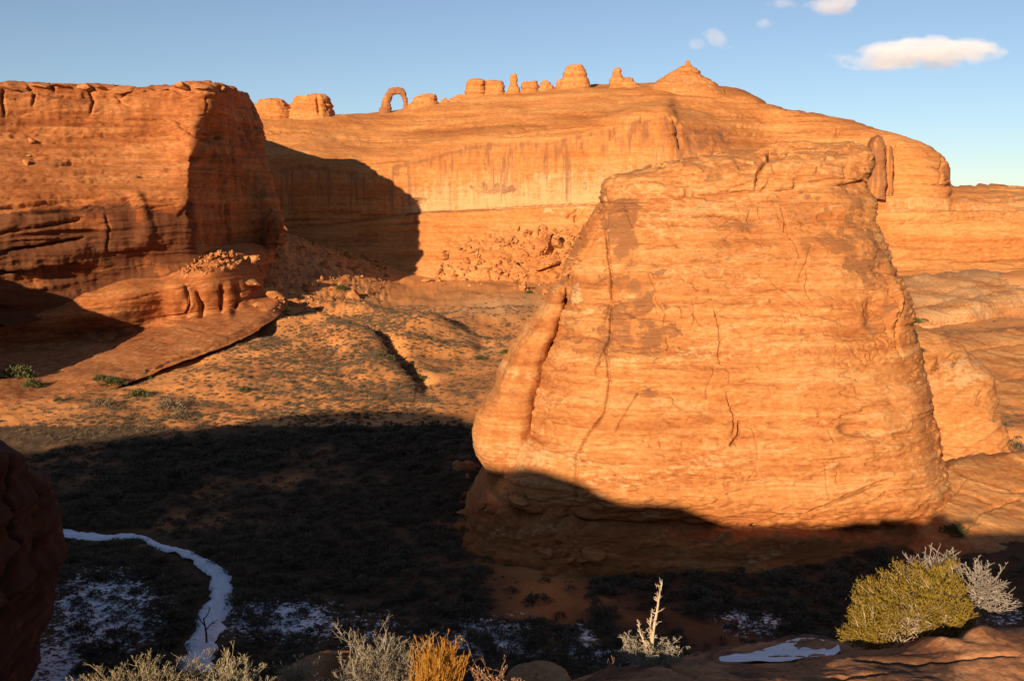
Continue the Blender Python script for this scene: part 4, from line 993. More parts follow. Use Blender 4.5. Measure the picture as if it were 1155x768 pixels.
bl = net('rock_spur', bl_cols, M_SPUR_SHADE, small_disp(.7, .10, .35, 24), small_attr(.95), step=1.6, lines=[([(14,512),(10,560),(22,620),(6,700)], 2.2, 1.0), ([(40,540),(46,600),(34,660)], 2.0, .8)])
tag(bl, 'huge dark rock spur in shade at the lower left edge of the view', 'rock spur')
rockloft('low sunlit boulder at the bottom between the straw clump and the golden bush', [(296, 815, 430, 815, 12, .7, 1.2), (302, 788, 420, 785, 12, .8, 1.2), (326, 780, 404, 770, 12.2, .6, 1.0), (352, 772, 398, 763, 12.5, .35, .7), (372, 769, 390, 762, 12.8, .12, .3)], amp=.035, st=.15, off=250)
rockloft('small rounded sunlit boulder at the bottom, left of the rim ledge tip', [(560, 800, 648, 800, 12, .5, .9), (566, 785, 646, 785, 12, .55, .9), (576, 776, 636, 774, 12.2, .45, .7), (588, 768, 622, 766, 12.4, .25, .45), (596, 765, 614, 764, 12.5, .1, .2)], amp=.03, st=.1, off=260)

# ------------------------------------------------------------------ frozen stream: a sheet lying on the wash floor
def build_stream():
    wds = [2.5, 4.5, 3.5, 2.4, 3.6, 5, 8.5, 11, 13.5, 15, 20]
    C = []
    for (a_, p_), w_ in zip(STREAM, wds):
        def hit(px, py):
            y = 110.0
            for _ in range(8):
                q = P(px, py, y); z = float(gz(q[0], q[1], False)) - .25
                k = (P(px, py, 1.0))[2]; y = y + (z / k - y) * .8
            return P(px, py, y)
        C.append([hit(a_, p_), w_])
    C = np.array([np.append(c, w) for c, w in C])
    A = cr_sample(C, [40] * (len(C) - 1))
    tg = np.gradient(A[:, :2], axis=0); tg /= np.linalg.norm(tg, axis=1)[:, None]
    nrm = np.stack([-tg[:, 1], tg[:, 0]], 1)
    D = np.linalg.norm(A[:, :3], axis=1)
    u = np.linspace(-1, 1, 41)
    # width is measured on the screen: turn it to metres across the flow, wider where the flow runs away from the viewer
    vx = nrm[:, 0] / D * FPX; vy = nrm[:, 1] / D * FPX * .42
    pxm = np.hypot(vx, vy)
    hw = A[:, 3] / pxm
    wob = 1 + .6 * fbm(A[:, 0] * .35, A[:, 1] * .35, 2.0, 3); wob2 = 1 + .6 * fbm(A[:, 0] * .35, A[:, 1] * .35, 9.0, 3)
    h = hw[:, None] * np.where(u[None] > 0, wob[:, None], wob2[:, None]) * np.abs(u)[None]
    G = np.zeros((len(A), 41, 3))
    G[..., :2] = A[:, None, :2] + nrm[:, None, :] * (np.sign(u)[None] * h)[..., None]
    G[..., 2] = gz(G[..., 0], G[..., 1]) - .5 + .62 - .35 * np.abs(u)[None] ** 4 + .05 * fbm(G[..., 0], G[..., 1], 0.3, 3)
    F = grid_faces(*G.shape[:2])
    me = quad_mesh('frozen_stream', G.reshape(-1, 3), F)
    o = link('frozen_stream', me, M_SNOW)
    if me.polygons[100].normal.z < 0: me.flip_normals()
    return tag(o, kind='structure')
build_stream()

# ------------------------------------------------------------------ plants: twigs and blades
def norm(v): return v / (np.linalg.norm(v, axis=-1, keepdims=True) + 1e-9)

def tubes(Pth, R, sides=3):
    """Pth (m,n,3), R (m,n)"""
    m, n = Pth.shape[:2]
    tg = norm(np.gradient(Pth, axis=1))
    ref = np.where(np.abs(tg[..., 2:3]) > .9, np.array([1., 0, 0]), np.array([0, 0, 1.]))
    a = norm(np.cross(tg, ref)); b = np.cross(tg, a)
    an = np.arange(sides) * 2 * math.pi / sides
    V = Pth[:, :, None] + R[:, :, None, None] * (np.cos(an)[None, None, :, None] * a[:, :, None] + np.sin(an)[None, None, :, None] * b[:, :, None])
    base = (np.arange(m) * n * sides)[:, None, None]
    i = np.arange(n - 1)[None, :, None]; j = np.arange(sides)[None, None, :]; j2 = (j + 1) % sides
    F = np.stack(np.broadcast_arrays(base + i * sides + j, base + i * sides + j2, base + (i + 1) * sides + j2, base + (i + 1) * sides + j), -1).reshape(-1, 4)
    return V.reshape(-1, 3), F

def blades(B, D, L, W, r):
    """leaf-shaped quads: base points, directions, lengths, widths"""
    m = len(B); side = norm(np.cross(D, norm(r.normal(size=(m, 3)))))
    L = np.broadcast_to(L, m)[:, None]; W = np.broadcast_to(W, m)[:, None]
    V = np.stack([B, B + D * L * .45 + side * W * .5, B + D * L, B + D * L * .45 - side * W * .5], 1)
    return V.reshape(-1, 3), np.arange(m * 4).reshape(-1, 4)

def merge(parts):
    Vs, Fs, o = [], [], 0
    for V, F in parts:
        Vs.append(V); Fs.append(F + o); o += len(V)
    return np.concatenate(Vs), np.concatenate(Fs)

def stems(r, B, D, L, curl=.25, n=6, grav=0.0):
    """curved paths from base points B along D with length L"""
    m = len(B); t = np.linspace(0, 1, n)[None, :, None]
    L = np.broadcast_to(L, m)[:, None, None]
    c1 = r.normal(size=(m, 1, 3)) * curl; c2 = r.normal(size=(m, 1, 3)) * curl * .5
    path = B[:, None] + L * (D[:, None] * t + c1 * t ** 2 * .6 + c2 * np.sin(t * 7.0) * .35 * t)
    path[..., 2] -= grav * (L * t ** 2)[..., 0]
    return path

def children(r, Pth, k, frac, ang, lo=.3, hi=1.0, curl=.25, n=5, up=.0):
    m, nn = Pth.shape[:2]
    idx = np.repeat(np.arange(m), k); t = r.uniform(lo, hi, len(idx)) * (nn - 1)
    i0 = np.minimum(t.astype(int), nn - 2); f = (t - i0)[:, None]
    B = Pth[idx, i0] * (1 - f) + Pth[idx, i0 + 1] * f
    tg = norm(Pth[idx, i0 + 1] - Pth[idx, i0])
    D = norm(tg + ang * r.normal(size=tg.shape) + np.array([0, 0, up]))
    PL = np.linalg.norm(Pth[idx, -1] - Pth[idx, 0], axis=1)
    L = PL * frac * r.uniform(.5, 1.2, len(idx)) * (1.15 - .6 * t / (nn - 1))
    return stems(r, B, D, L, curl, n)

def taper(Pth, r0, r1): return np.linspace(r0, r1, Pth.shape[1])[None, :] * np.ones((Pth.shape[0], 1))

def ground_hit(px, py):
    d = P(px, py, 1.0); dv = Vector(d).normalized()
    dg = bpy.context.evaluated_depsgraph_get()
    h, loc, nrm, i, ob, mx = S.ray_cast(dg, (0, 0, 0), dv)
    return (np.array(loc), ob.name) if h else (None, None)

bpy.context.view_layer.update()

def base_at(px, py, Y): return P(px, py, Y)

def brush(name, label, cat, px, py, Y, wpx, hpx, mat, seed, m=70, kids=(5, 5), ang=(.55, .6), lean=0., r0=.006, leaf=None, leafmat=None, nleaf=3, leafsize=(.03, .008), upright=.8, group=None, basespread=.25):
    r = np.random.default_rng(seed)
    b = base_at(px, py, Y); sc = Y / FPX
    W, Hh = wpx * sc / 2, hpx * sc
    B = np.stack([r.normal(size=m) * W * basespread, r.normal(size=m) * W * basespread, np.full(m, -.05)], 1)
    D = np.stack([r.uniform(-1, 1, m) * W / Hh + lean, r.uniform(-1, 1, m) * W / Hh, np.full(m, upright)], 1)
    D = norm(D); L = Hh * r.uniform(.62, 1.02, m) / np.maximum(D[:, 2], .55) * np.where(D[:, 2] < .6, .85, 1)
    s0 = stems(r, B, D, L * .8, .22)
    parts = [tubes(s0, taper(s0, r0, r0 * .5))]
    s1 = children(r, s0, kids[0], .42, ang[0], .25, 1., .25, 5, .25)
    parts.append(tubes(s1, taper(s1, r0 * .6, r0 * .3)))
    s2 = children(r, s1, kids[1], .5, ang[1], .3, 1., .2, 4, .2)
    parts.append(tubes(s2, taper(s2, r0 * .42, r0 * .22)))
    root = empty(name, tuple(b)); tag(root, label, cat, group)
    V, F = merge(parts)
    link('stems', quad_mesh('stems', V, F), mat, root)
    if leaf:
        k = s2.shape[0] * nleaf
        idx = r.integers(0, s2.shape[0], k); ti = r.integers(1, 4, k)
        Bp = s2[idx, ti]; Dp = norm(norm(s2[idx, -1] - s2[idx, 0]) + .6 * r.normal(size=(k, 3)) + [0, 0, .3])
        V, F = blades(Bp, Dp, leafsize[0] * r.uniform(.6, 1.3, k), leafsize[1], r)
        link('leaves', quad_mesh('leaves', V, F), leafmat, root)
    return root

brush('brittle_shrub', 'pale straw-coloured shrub at the bottom left, the leftmost of the two beside each other', 'shrub', 152, 806, 9.0, 150, 58, M_STRAW, 11, m=150, kids=(6, 5), leaf=True, leafmat=M_STRAW, nleaf=2, leafsize=(.035, .006))
brush('brittle_shrub', 'straw-coloured shrub at the bottom left with the bare sapling rising behind it', 'shrub', 250, 808, 9.2, 130, 58, M_STRAW, 12, m=150, kids=(6, 5), leaf=True, leafmat=M_STRAW, nleaf=2, leafsize=(.035, .006))
brush('brittle_shrub', 'very small straw tuft in front of the low sunlit boulder', 'shrub', 330, 775, 10.5, 52, 40, M_STRAW, 13, m=36, kids=(5, 4), leaf=True, leafmat=M_STRAW, nleaf=2)
brush('twiggy_shrub', 'wide grey twiggy shrub with curling stems beside the golden bush', 'shrub', 432, 778, 10.5, 108, 64, M_GREYTWIG, 14, m=90, kids=(6, 6), ang=(.6, .7), leaf=True, leafmat=M_SAGE, nleaf=2, leafsize=(.03, .01), basespread=.35)
brush('golden_bush', 'upright golden-orange broom bush in the bottom foreground', 'shrub', 494, 787, 10.2, 58, 80, M_GOLD, 15, m=150, kids=(6, 4), ang=(.22, .2), upright=1.3, r0=.006, basespread=.4)
brush('reddish_shrub', 'low reddish dry stalks beside the small rounded boulder', 'shrub', 556, 790, 10.0, 78, 46, M_RED, 16, m=36, kids=(3, 3), r0=.006, leaf=True, leafmat=M_RED, nleaf=1, leafsize=(.03, .014))
brush('brittle_shrub', 'single thin dry stalks poking up left of the rim ledge tip', 'dry stalks', 690, 770, 12.0, 40, 36, M_RED, 18, m=8, kids=(2, 1), r0=.007)

def dead_spire():
    r = np.random.default_rng(21)
    b = base_at(737, 752, 13.0)
    root = empty('dead_sapling', tuple(b)); tag(root, 'spindly pale sapling with a bare upright stem and a low grey skirt, on the rim', 'sapling')
    sc = 13.0 / FPX
    pts = np.array([[0, 0, -.1], [-2, 0, 20], [-1, 0, 45], [3, 0, 70], [5, 0, 88], [8, 0, 103]], float) * sc
    t1 = cr_sample(pts, [3] * 5)[None]
    pts2 = np.array([[-1, 1, 10], [-3, 2, 32], [-4, 3, 54], [-2, 3, 70]], float) * sc
    t2 = cr_sample(pts2, [5] * 3)[None]
    pts3 = np.array([[-3, 1, 10], [-10, 2, 28], [-16, 3, 42], [-19, 3, 58]], float) * sc
    t3 = cr_sample(pts3, [5] * 3)[None]
    T = np.concatenate([t1, t2, t3]); n = T.shape[1]
    parts = [tubes(T, np.linspace(.034, .007, n)[None] * np.array([[1.], [.6], [.45]]), 5)]
    k1 = children(r, T, 26, .12, 1.0, .25, 1., .25, 5, .2); parts.append(tubes(k1, taper(k1, .012, .004)))
    k2 = children(r, k1, 3, .6, .8); parts.append(tubes(k2, taper(k2, .005, .003)))
    V, F = merge(parts); link('stem', quad_mesh('stem', V, F), M_BARK, root)
    m = 60; W, Hh = 38 * sc, 46 * sc
    B = np.stack([r.normal(size=m) * W * .25, r.normal(size=m) * .12, np.full(m, -.03)], 1)
    D = norm(np.stack([r.uniform(-1, 1, m) * 1.1, r.uniform(-.8, .8, m), np.full(m, .75)], 1))
    s0 = stems(r, B, D, Hh * r.uniform(.5, 1.0, m)); s1 = children(r, s0, 6, .4, .6, .3, 1.); s2 = children(r, s1, 5, .5, .7)
    V, F = merge([tubes(s0, taper(s0, .008, .004)), tubes(s1, taper(s1, .005, .003)), tubes(s2, taper(s2, .0035, .002))])
    link('skirt', quad_mesh('skirt', V, F), M_GREYTWIG, root)
    k = len(s2) * 2; idx = r.integers(0, len(s2), k)
    V, F = blades(s2[idx, r.integers(1, 5, k)], norm(r.normal(size=(k, 3)) + [0, 0, .5]), .028, .010, r)
    link('leaves', quad_mesh('leaves', V, F), M_GREYTWIG, root)
dead_spire()

def poly_points(r, poly, n, sc, b, py0, px0, thick):
    xs = [p[0] for p in poly]; ys = [p[1] for p in poly]; out = []
    cx, cy = np.mean(xs), np.mean(ys); hw = (max(xs) - min(xs)) / 2
    while len(out) < n:
        a, p = r.uniform(min(xs), max(xs)), r.uniform(min(ys), max(ys))
        if in_poly(np.array(a), np.array(p), poly):
            dd = thick * math.sqrt(max(0.05, 1 - ((a - cx) / hw) ** 2)) * r.uniform(-1, 1)
            out.append(((a - px0) * sc, dd, (py0 - p) * sc))
    return np.array(out)

def limb_paths(r, base, T, sag=.25, n=8, jitter=.08):
    """limbs from base points to targets, first rising then bending outwards"""
    t = np.linspace(0, 1, n)[None, :, None]
    mid = base * .5 + T * .5 + r.normal(size=T.shape) * jitter * np.linalg.norm(T - base, axis=1)[:, None]
    mid[:, 2] -= sag * np.hypot(T[:, 0] - base[:, 0], T[:, 1] - base[:, 1]) * .35
    p = (1 - t) ** 2 * base[:, None] + 2 * t * (1 - t) * mid[:, None] + t ** 2 * T[:, None]
    w = r.normal(size=(len(T), n, 3)) * .018; w[:, 0] = 0
    return p + np.cumsum(w, 1) * .5

def juniper():
    r = np.random.default_rng(31)
    px0, py0, Y = 1042, 735, 15.2
    b = base_at(px0, py0, Y); sc = Y / FPX
    root = empty('juniper', tuple(b)); tag(root, 'low spreading juniper with golden-green foliage and bare pale branches on the rim', 'juniper tree')
    poly = [(942,722),(942,708),(958,699),(968,694),(962,682),(956,672),(962,660),(974,653),(986,650),(1000,643),(1016,646),(1034,634),(1048,636),(1062,632),(1070,644),(1078,624),(1084,640),(1082,660),(1088,672),(1093,690),(1097,704),(1091,716),(1080,724),(1070,732),(1050,734),(1036,728),(1020,716),(1000,714),(985,720),(965,722)]
    poly = [(1020 + (a - 1020) * .95, 735 + (q - 735) * .93) for a, q in poly]
    hole = [(975,722),(990,706),(985,690),(1004,668),(1018,664),(1032,680),(1034,700),(1024,716)]
    tg = poly_points(r, poly, 330, sc, b, py0, px0, .85)
    pxs, pys = px0 + tg[:, 0] / sc, py0 - tg[:, 2] / sc
    keep = ~in_poly(pxs, pys, hole) | (r.uniform(size=len(tg)) < .10) | (tg[:, 1] > .35)
    tg = tg[keep]
    # trunk
    tp = np.array([[0, .1, -.15], [-.05, .05, .10], [-.12, 0, .28], [-.10, .05, .5]]); T = cr_sample(tp, [4] * 3)[None]
    tp2 = np.array([[.02, .1, -.1], [.15, .05, .15], [.30, .05, .45], [.42, .1, .8]]); T2 = cr_sample(tp2, [4] * 3)[None]
    tp3 = np.array([[-.02, .0, -.05], [-.3, -.1, .05], [-.62, -.15, .10], [-.95, -.1, .12]]); T3 = cr_sample(tp3, [4] * 3)[None]
    TT = np.concatenate([T, T2, T3])
    V, F = tubes(TT, np.linspace(.085, .035, TT.shape[1])[None] * np.array([[1.], [.7], [.5]]), 7)
    link('trunk', quad_mesh('trunk', V, F), M_BARK, root)
    pts = TT.reshape(-1, 3)
    j = np.array([np.argmin(np.linalg.norm((pts - q) * [1, 1, 1.3], axis=1) + r.uniform(0, .25, len(pts))) for q in tg])
    lp = limb_paths(r, pts[j], tg)
    V1 = tubes(lp, np.linspace(.016, .004, lp.shape[1])[None] * np.ones((len(lp), 1)), 4)
    k1 = children(r, lp, 3, .28, .5, .45, 1., .25, 5, .15); V2 = tubes(k1, taper(k1, .006, .003))
    V, F = merge([V1, V2]); link('branches', quad_mesh('branches', V, F), M_BARK, root)
    # bare bleached limbs in the opening
    hb = poly_points(r, hole, 46, sc, b, py0, px0, .55); hb[:, 1] -= .35
    jb = np.array([np.argmin(np.linalg.norm(pts - q, axis=1) + r.uniform(0, .3, len(pts))) for q in hb])
    hp = limb_paths(r, pts[jb], hb, .4); hk = children(r, hp, 5, .35, .55, .3, 1., .3, 5, .2)
    V, F = merge([tubes(hp, np.linspace(.024, .006, hp.shape[1])[None] * np.ones((len(hp), 1)), 5), tubes(hk, taper(hk, .008, .003))])
    link('bare_branches', quad_mesh('bare_branches', V, F), M_BARK, root)
    # scale-leaf sprays
    cen = np.concatenate([tg, k1[:, -1]]); nb = 34
    out = norm(cen - np.array([0.0, .1, .25])) * .5 + [0, 0, .45]
    idx = np.repeat(np.arange(len(cen)), nb)
    B = cen[idx] + r.normal(size=(len(idx), 3)) * .042
    D = norm(out[idx] + r.normal(size=(len(idx), 3)) * .55)
    V, F = blades(B, D, .075 * r.uniform(.5, 1.3, len(idx)), .014, r)
    link('foliage', quad_mesh('foliage', V, F), M_JUNI, root)
juniper()

def dead_crown(name, label, px0, py0, Y, poly, n, seed, thick, trunk, mat=M_DEAD):
    r = np.random.default_rng(seed)
    b = base_at(px0, py0, Y); sc = Y / FPX
    root = empty(name, tuple(b)); tag(root, label, 'dead shrub')
    tg = poly_points(r, poly, n, sc, b, py0, px0, thick)
    tp = np.array([[(a - px0) * sc, .03 * i, (py0 - p) * sc] for i, (a, p) in enumerate(trunk)]); T = cr_sample(tp, [4] * (len(tp) - 1))[None]
    V, F = tubes(T, np.linspace(.10, .03, T.shape[1])[None], 7); link('trunk', quad_mesh('trunk', V, F), mat, root)
    pts = T[0, 3:]
    j = np.array([np.argmin(np.linalg.norm((pts - q), axis=1) + r.uniform(0, .3, len(pts))) for q in tg])
    lp = limb_paths(r, pts[j], tg, .3)
    k1 = children(r, lp, 5, .32, .6, .35, 1., .35, 6, .25); k2 = children(r, k1, 3, .5, .6, .3, 1., .3, 4, .2)
    V, F = merge([tubes(lp, np.linspace(.018, .006, lp.shape[1])[None] * np.ones((len(lp), 1)), 4), tubes(k1, taper(k1, .009, .005)), tubes(k2, taper(k2, .006, .003))])
    link('branches', quad_mesh('branches', V, F), mat, root)
dead_crown('dead_shrub', 'leafless grey bush rising behind the top of the juniper', 1052, 715, 16.6, [(1012,612),(1020,620),(1030,612),(1042,618),(1052,609),(1064,612),(1078,614),(1084,640),(1074,665),(1050,672),(1028,660),(1018,640)], 170, 41, .5, [(1052,715),(1050,690),(1047,665),(1046,640)])
dead_crown('dead_shrub', 'leafless grey bush with its own trunk on the right of the juniper', 1106, 712, 16.2, [(1096,622),(1104,632),(1114,625),(1124,640),(1126,656),(1140,664),(1146,676),(1142,688),(1124,690),(1112,694),(1100,692),(1092,676),(1086,655),(1088,636)], 170, 42, .5, [(1106,712),(1107,698),(1106,680),(1105,660)])

def bare_sapling():
    r = np.random.default_rng(51)
    b, _ = ground_hit(233, 724)
    if b is None: b = base_at(233, 724, 104)
    sc = np.linalg.norm(b) / FPX
    root = empty('bare_sapling', tuple(b)); tag(root, 'dark leafless sapling standing against the white frozen stream', 'sapling')
    pts = np.array([[0, 0, -2], [0, 0, 10], [-1, 0, 18], [-2, 0, 26]], float) * sc; T = cr_sample(pts, [4] * 3)[None]
    q = [np.array(v, float) * sc for v in ([[0, 0, 14], [6, 1, 20], [12, 0, 24]], [[-1, 0, 18], [-6, -1, 26], [-8, 0, 34]], [[-2, 0, 25], [2, 1, 30], [5, 0, 38]])]
    Q = np.stack([cr_sample(v, [4, 4]) for v in q]); k = children(r, Q, 4, .5, .5, .3, 1., .2, 5, .3)
    V, F = merge([tubes(T, np.linspace(.13, .07, T.shape[1])[None], 6), tubes(Q, taper(Q, .08, .03), 5), tubes(k, taper(k, .035, .015), 3)])
    link('branches', quad_mesh('branches', V, F), M_DARKWOOD, root)
bare_sapling()

# ------------------------------------------------------------------ boulders
import bmesh
def boulder_mesh(seed, flat=1.0, planes=10):
    r = np.random.default_rng(seed)
    bm = bmesh.new(); bmesh.ops.create_icosphere(bm, subdivisions=3, radius=1.0)
    V = np.array([v.co[:] for v in bm.verts]); F = np.array([[v.index for v in f.verts] for f in bm.faces]); bm.free()
    n = norm(r.normal(size=(planes, 3))); h = r.uniform(.5, .95, planes)
    dt = np.maximum(V @ n.T, 1e-3); rad = np.minimum((h / dt).min(1), 1.25)
    rad += .02 * fbm(V[:, 0] * 2, V[:, 1] * 2, V[:, 2] * 2, 2, off=seed)
    V = V * rad[:, None] * np.array([1, .9, flat])
    tone = .8 * fbm(V[:, 0] * .7, V[:, 1] * .7, V[:, 2] * 4, 3, off=seed)
    return quad_mesh('boulder', V, F, dict(tone=tone, stain_shade=np.clip(fbm(V[:, 0], V[:, 1], V[:, 2], 3, off=seed + 9) * .5, 0, .5), pale=0 * tone), smooth=False)
BM = [boulder_mesh(300 + i, f) for i, f in enumerate((.8, .65, 1.0, .5, .9, .4))]
for m_ in BM: m_.materials.append(M_BOULDER)

def place_boulder(px, py, size_px, label, group=None, k=None, r=None, sink=.25, stretch=(1, 1, 1), tilt=.5):
    loc, on = ground_hit(px, py)
    if loc is None: return None
    sc = np.linalg.norm(loc) / FPX * size_px / 2
    o = bpy.data.objects.new('boulder', BM[k if k is not None else r.integers(0, len(BM))]); COL.objects.link(o)
    o.location = loc + np.array([0, 0, sc * (.5 - sink)]); o.scale = [sc * v for v in stretch]
    o.rotation_euler = (r.uniform(-tilt, tilt), r.uniform(-tilt, tilt), r.uniform(0, 6.28))
    return tag(o, label, 'boulder', group)

rb = np.random.default_rng(61)
RUB = []
def rubble(px, py, size_px, r):
    loc, on = ground_hit(px, py)
    if loc is None or on in ('rock_butte', 'leaning_slab', 'caprock'): return
    sc = np.linalg.norm(loc) / FPX * size_px / 2
    from mathutils import Euler
    R = np.array(Euler((r.uniform(-1, 1), r.uniform(-1, 1), r.uniform(0, 6.28))).to_matrix())
    RUB.append((loc + np.array([0, 0, sc * .15]), sc * np.array([r.uniform(.7, 1.4), r.uniform(.7, 1.1), r.uniform(.6, 1.2)]), R, r.integers(0, len(BM))))
place_boulder(612, 283, 34, 'largest sunlit boulder in the rockfall under the far wall', None, 4, rb, .3, (1, 1, 1.15))
place_boulder(582, 306, 20, 'rounded boulder with a dark hollow beside it, below the largest one in the rockfall', None, 0, rb)
place_boulder(626, 276, 22, 'tilted boulder touching the right side of the largest rockfall boulder', None, 2, rb)
place_boulder(616, 302, 26, 'flat tilted slab just below the largest rockfall boulder', None, 5, rb, .2, (1.3, .8, 1))
place_boulder(503, 291, 10, 'single round boulder at the left end of the rockfall near the shadow edge', None, 0, rb)
place_boulder(480, 318, 12, 'flat boulder at the foot of the rockfall beside the shadow edge', None, 3, rb)
ng = 0
while ng < 105:
    a, p = rb.uniform(478, 660), rb.uniform(256, 338)
    if not in_poly(np.array(a), np.array(p), [(478,322),(500,285),(545,262),(600,256),(655,254),(655,330),(610,336),(560,318),(520,325)]): continue
    place_boulder(a, p, rb.choice([2.5, 3.5, 5, 7, 10, 15], p=[.05, .27, .28, .20, .13, .07]), 'reddish boulder lying in the sunlit rockfall under the far wall', 'boulders of the sunlit rockfall', None, rb, .3, (rb.uniform(.7, 1.4), rb.uniform(.7, 1.1), rb.uniform(.6, 1.3)), .9); ng += 1
ng = 0
while ng < 62:
    a, p = rb.uniform(196, 278), rb.uniform(280, 312)
    if not in_poly(np.array(a), np.array(p), [(198,309),(215,296),(236,283),(262,281),(276,292),(272,303),(240,308),(210,311)]): continue
    place_boulder(a, p, rb.choice([3, 4, 6, 9], p=[.2, .35, .3, .15]), 'angular sunlit block in the pile on top of the bench pillars', 'blocks piled on the bench', None, rb, .2, (1, .8, .8), .9); ng += 1
place_boulder(262, 291, 15, 'pale upright slab topping the block pile on the bench', None, 4, rb, .1, (.7, .5, 1.2))
place_boulder(282, 296, 18, 'pale-topped boulder right of the block pile, half in shade', None, 2, rb, .2)
for a, p, s_, lb in ((285, 322, 26, 'big rounded boulder in shade right of the bench pillars'), (291, 345, 16, 'dark boulder wedged at the right end of the bench'), (306, 320, 16, 'upright boulder with a bright sunlit left side below the shaded talus'), (313, 338, 22, 'tall broken boulder at the lower edge of the shaded talus, lit at its foot'),
                     (349, 326, 14, 'small flat boulder catching sun at the edge of the shaded talus'), (330, 345, 14, 'dark wedge-shaped boulder at the lower corner of the shaded talus'), (398, 336, 20, 'broad boulder in the lit outcrop on the knoll top'), (415, 333, 13, 'small dark-sided boulder in the lit outcrop on the knoll top'), (386, 322, 14, 'leftmost boulder of the lit outcrop on the knoll top')):
    place_boulder(a, p, s_, lb, None, None, rb, .25, (1, 1, 1.1))
ng = 0
while ng < 55:
    a, p = rb.uniform(285, 440), rb.uniform(255, 345)
    if not in_poly(np.array(a), np.array(p), [(285,300),(318,258),(360,270),(440,300),(440,330),(400,315),(350,340),(310,350)]): continue
    place_boulder(a, p, rb.choice([3, 5, 8, 12], p=[.35, .3, .25, .1]), 'boulder in the dark talus below the shaded side of the mesa', 'boulders of the shaded talus', None, rb); ng += 1
ng = 0
while ng < 22:
    a, p = rb.uniform(500, 690), rb.uniform(520, 650)
    if not in_poly(np.array(a), np.array(p), [(505,500),(540,515),(600,570),(690,610),(700,640),(620,640),(540,590),(500,560)]): continue
    place_boulder(a, p, rb.choice([8, 12, 18, 26], p=[.3, .3, .25, .15]), 'shaded sandstone block at the left foot of the butte', 'blocks at the foot of the butte', None, rb, .35); ng += 1
for a, p, s_, lb in ((30, 185, 10, 'dark-shadowed rock on the left mesa terrace, nearest the left edge'), (35, 160, 8, 'small rock perched below the upper band of the left mesa'), (32, 176, 5, 'pale stone standing alone on the sloping face of the left mesa')):
    place_boulder(a, p, s_, lb, None, None, rb, .2)
_polys = ([(478,322),(500,285),(545,262),(600,256),(655,254),(655,330),(610,336),(560,318),(520,325)], 420), ([(198,309),(215,296),(236,283),(262,281),(276,292),(272,303),(240,308),(210,311)], 110), ([(285,300),(318,258),(360,270),(440,300),(440,330),(400,315),(350,340),(310,350)], 330), ([(300,350),(345,338),(420,330),(440,345),(400,350),(330,365)], 40)
for pl, cnt in _polys:
    k_ = 0
    while k_ < cnt:
        a, p = rb.uniform(min(q[0] for q in pl), max(q[0] for q in pl)), rb.uniform(min(q[1] for q in pl), max(q[1] for q in pl))
        if in_poly(np.array(a), np.array(p), pl): rubble(a, p, rb.choice([1.6, 2.4, 3.4, 4.6]), rb); k_ += 1
_bv = [np.array([v.co[:] for v in m_.vertices]) for m_ in BM]; _bf = [np.array([p_.vertices[:] for p_ in m_.polygons]) for m_ in BM]
_sub = []
for loc, sc3, R, k_ in RUB:
    _sub.append(((_bv[k_] * sc3) @ R.T + loc, _bf[k_]))
V, F = merge(_sub)
_rt = np.repeat(rb.uniform(-1, 1, len(RUB)), len(_bv[0]))
o = link('rubble', quad_mesh('rubble', V, F, dict(tone=_rt, stain_shade=0 * _rt, pale=0 * _rt), smooth=False), M_BOULDER)
tag(o, 'small broken stones strewn between the boulders of the rockfalls', 'rubble', kind='stuff')
ng = 0
for a in np.linspace(6, 250, 12):
    a = a + rb.uniform(-4, 4); p = np.interp(a, [0, 45, 91, 133, 170, 218, 252], [98, 96, 97, 100, 100, 97, 99]) + rb.uniform(1.5, 3.5)
    place_boulder(a, p, rb.choice([5, 8, 12, 17]), 'rounded rock on the rim of the left mesa against the sky', 'rocks along the mesa rim', rb.integers(0, 4), rb, .42, (rb.uniform(1.0, 1.7), 1, rb.uniform(.45, .75)), .2)

# ------------------------------------------------------------------ shrubs of the valley
def bush_mesh(name, seed, nb, size=(.20, .05), mat=None, stems_n=0, flat=.75):
    r = np.random.default_rng(seed)
    ph = r.uniform(0, 2 * math.pi, nb); cz = r.uniform(.05, 1, nb); rr = np.sqrt(1 - cz ** 2)
    lob = 1 + .35 * np.sin(ph * 3 + seed) * rr + .25 * np.sin(ph * 5 + 2 * seed) * rr
    o = np.stack([np.cos(ph) * rr * lob, np.sin(ph) * rr * lob, cz * flat], 1)
    rad = r.uniform(.35, .95, nb)[:, None] ** .6
    D = norm(o + r.normal(size=o.shape) * .55 + [0, 0, .35])
    V, F = blades(o * rad * .5, D, size[0] * r.uniform(.6, 1.4, nb), size[1], r)
    me = quad_mesh(name, V, F, smooth=False)
    if mat: me.materials.append(mat)
    return me, V, F
SAGE = [bush_mesh('sagebrush', 400 + i, 300, (.16, .036), M_SAGE)[0] for i in range(3)]
DARK = [bush_mesh('blackbrush', 410 + i, 420, (.17, .030), M_DARKBRUSH)[0] for i in range(4)]
GREEN = [bush_mesh('green_bush', 420 + i, 700, (.14, .05), M_GREEN, flat=.95)[0] for i in range(3)]
_, FV, FF = bush_mesh('far', 430, 90, (.28, .085), flat=1.0); 

def _more(lo, hi, r0, r1, n):
    return rs.uniform(lo, hi, n), np.sqrt(r0 ** 2 + rs.uniform(0, 1, n) * (r1 ** 2 - r0 ** 2))
def solid_at(x, y):
    dg = bpy.context.evaluated_depsgraph_get()
    h, loc, nrm, i, ob, mx = S.ray_cast(dg, (x, y, 150), (0, 0, -1))
    return (not h) or ob.name != 'ground'
bpy.context.view_layer.update()
rs = np.random.default_rng(71)

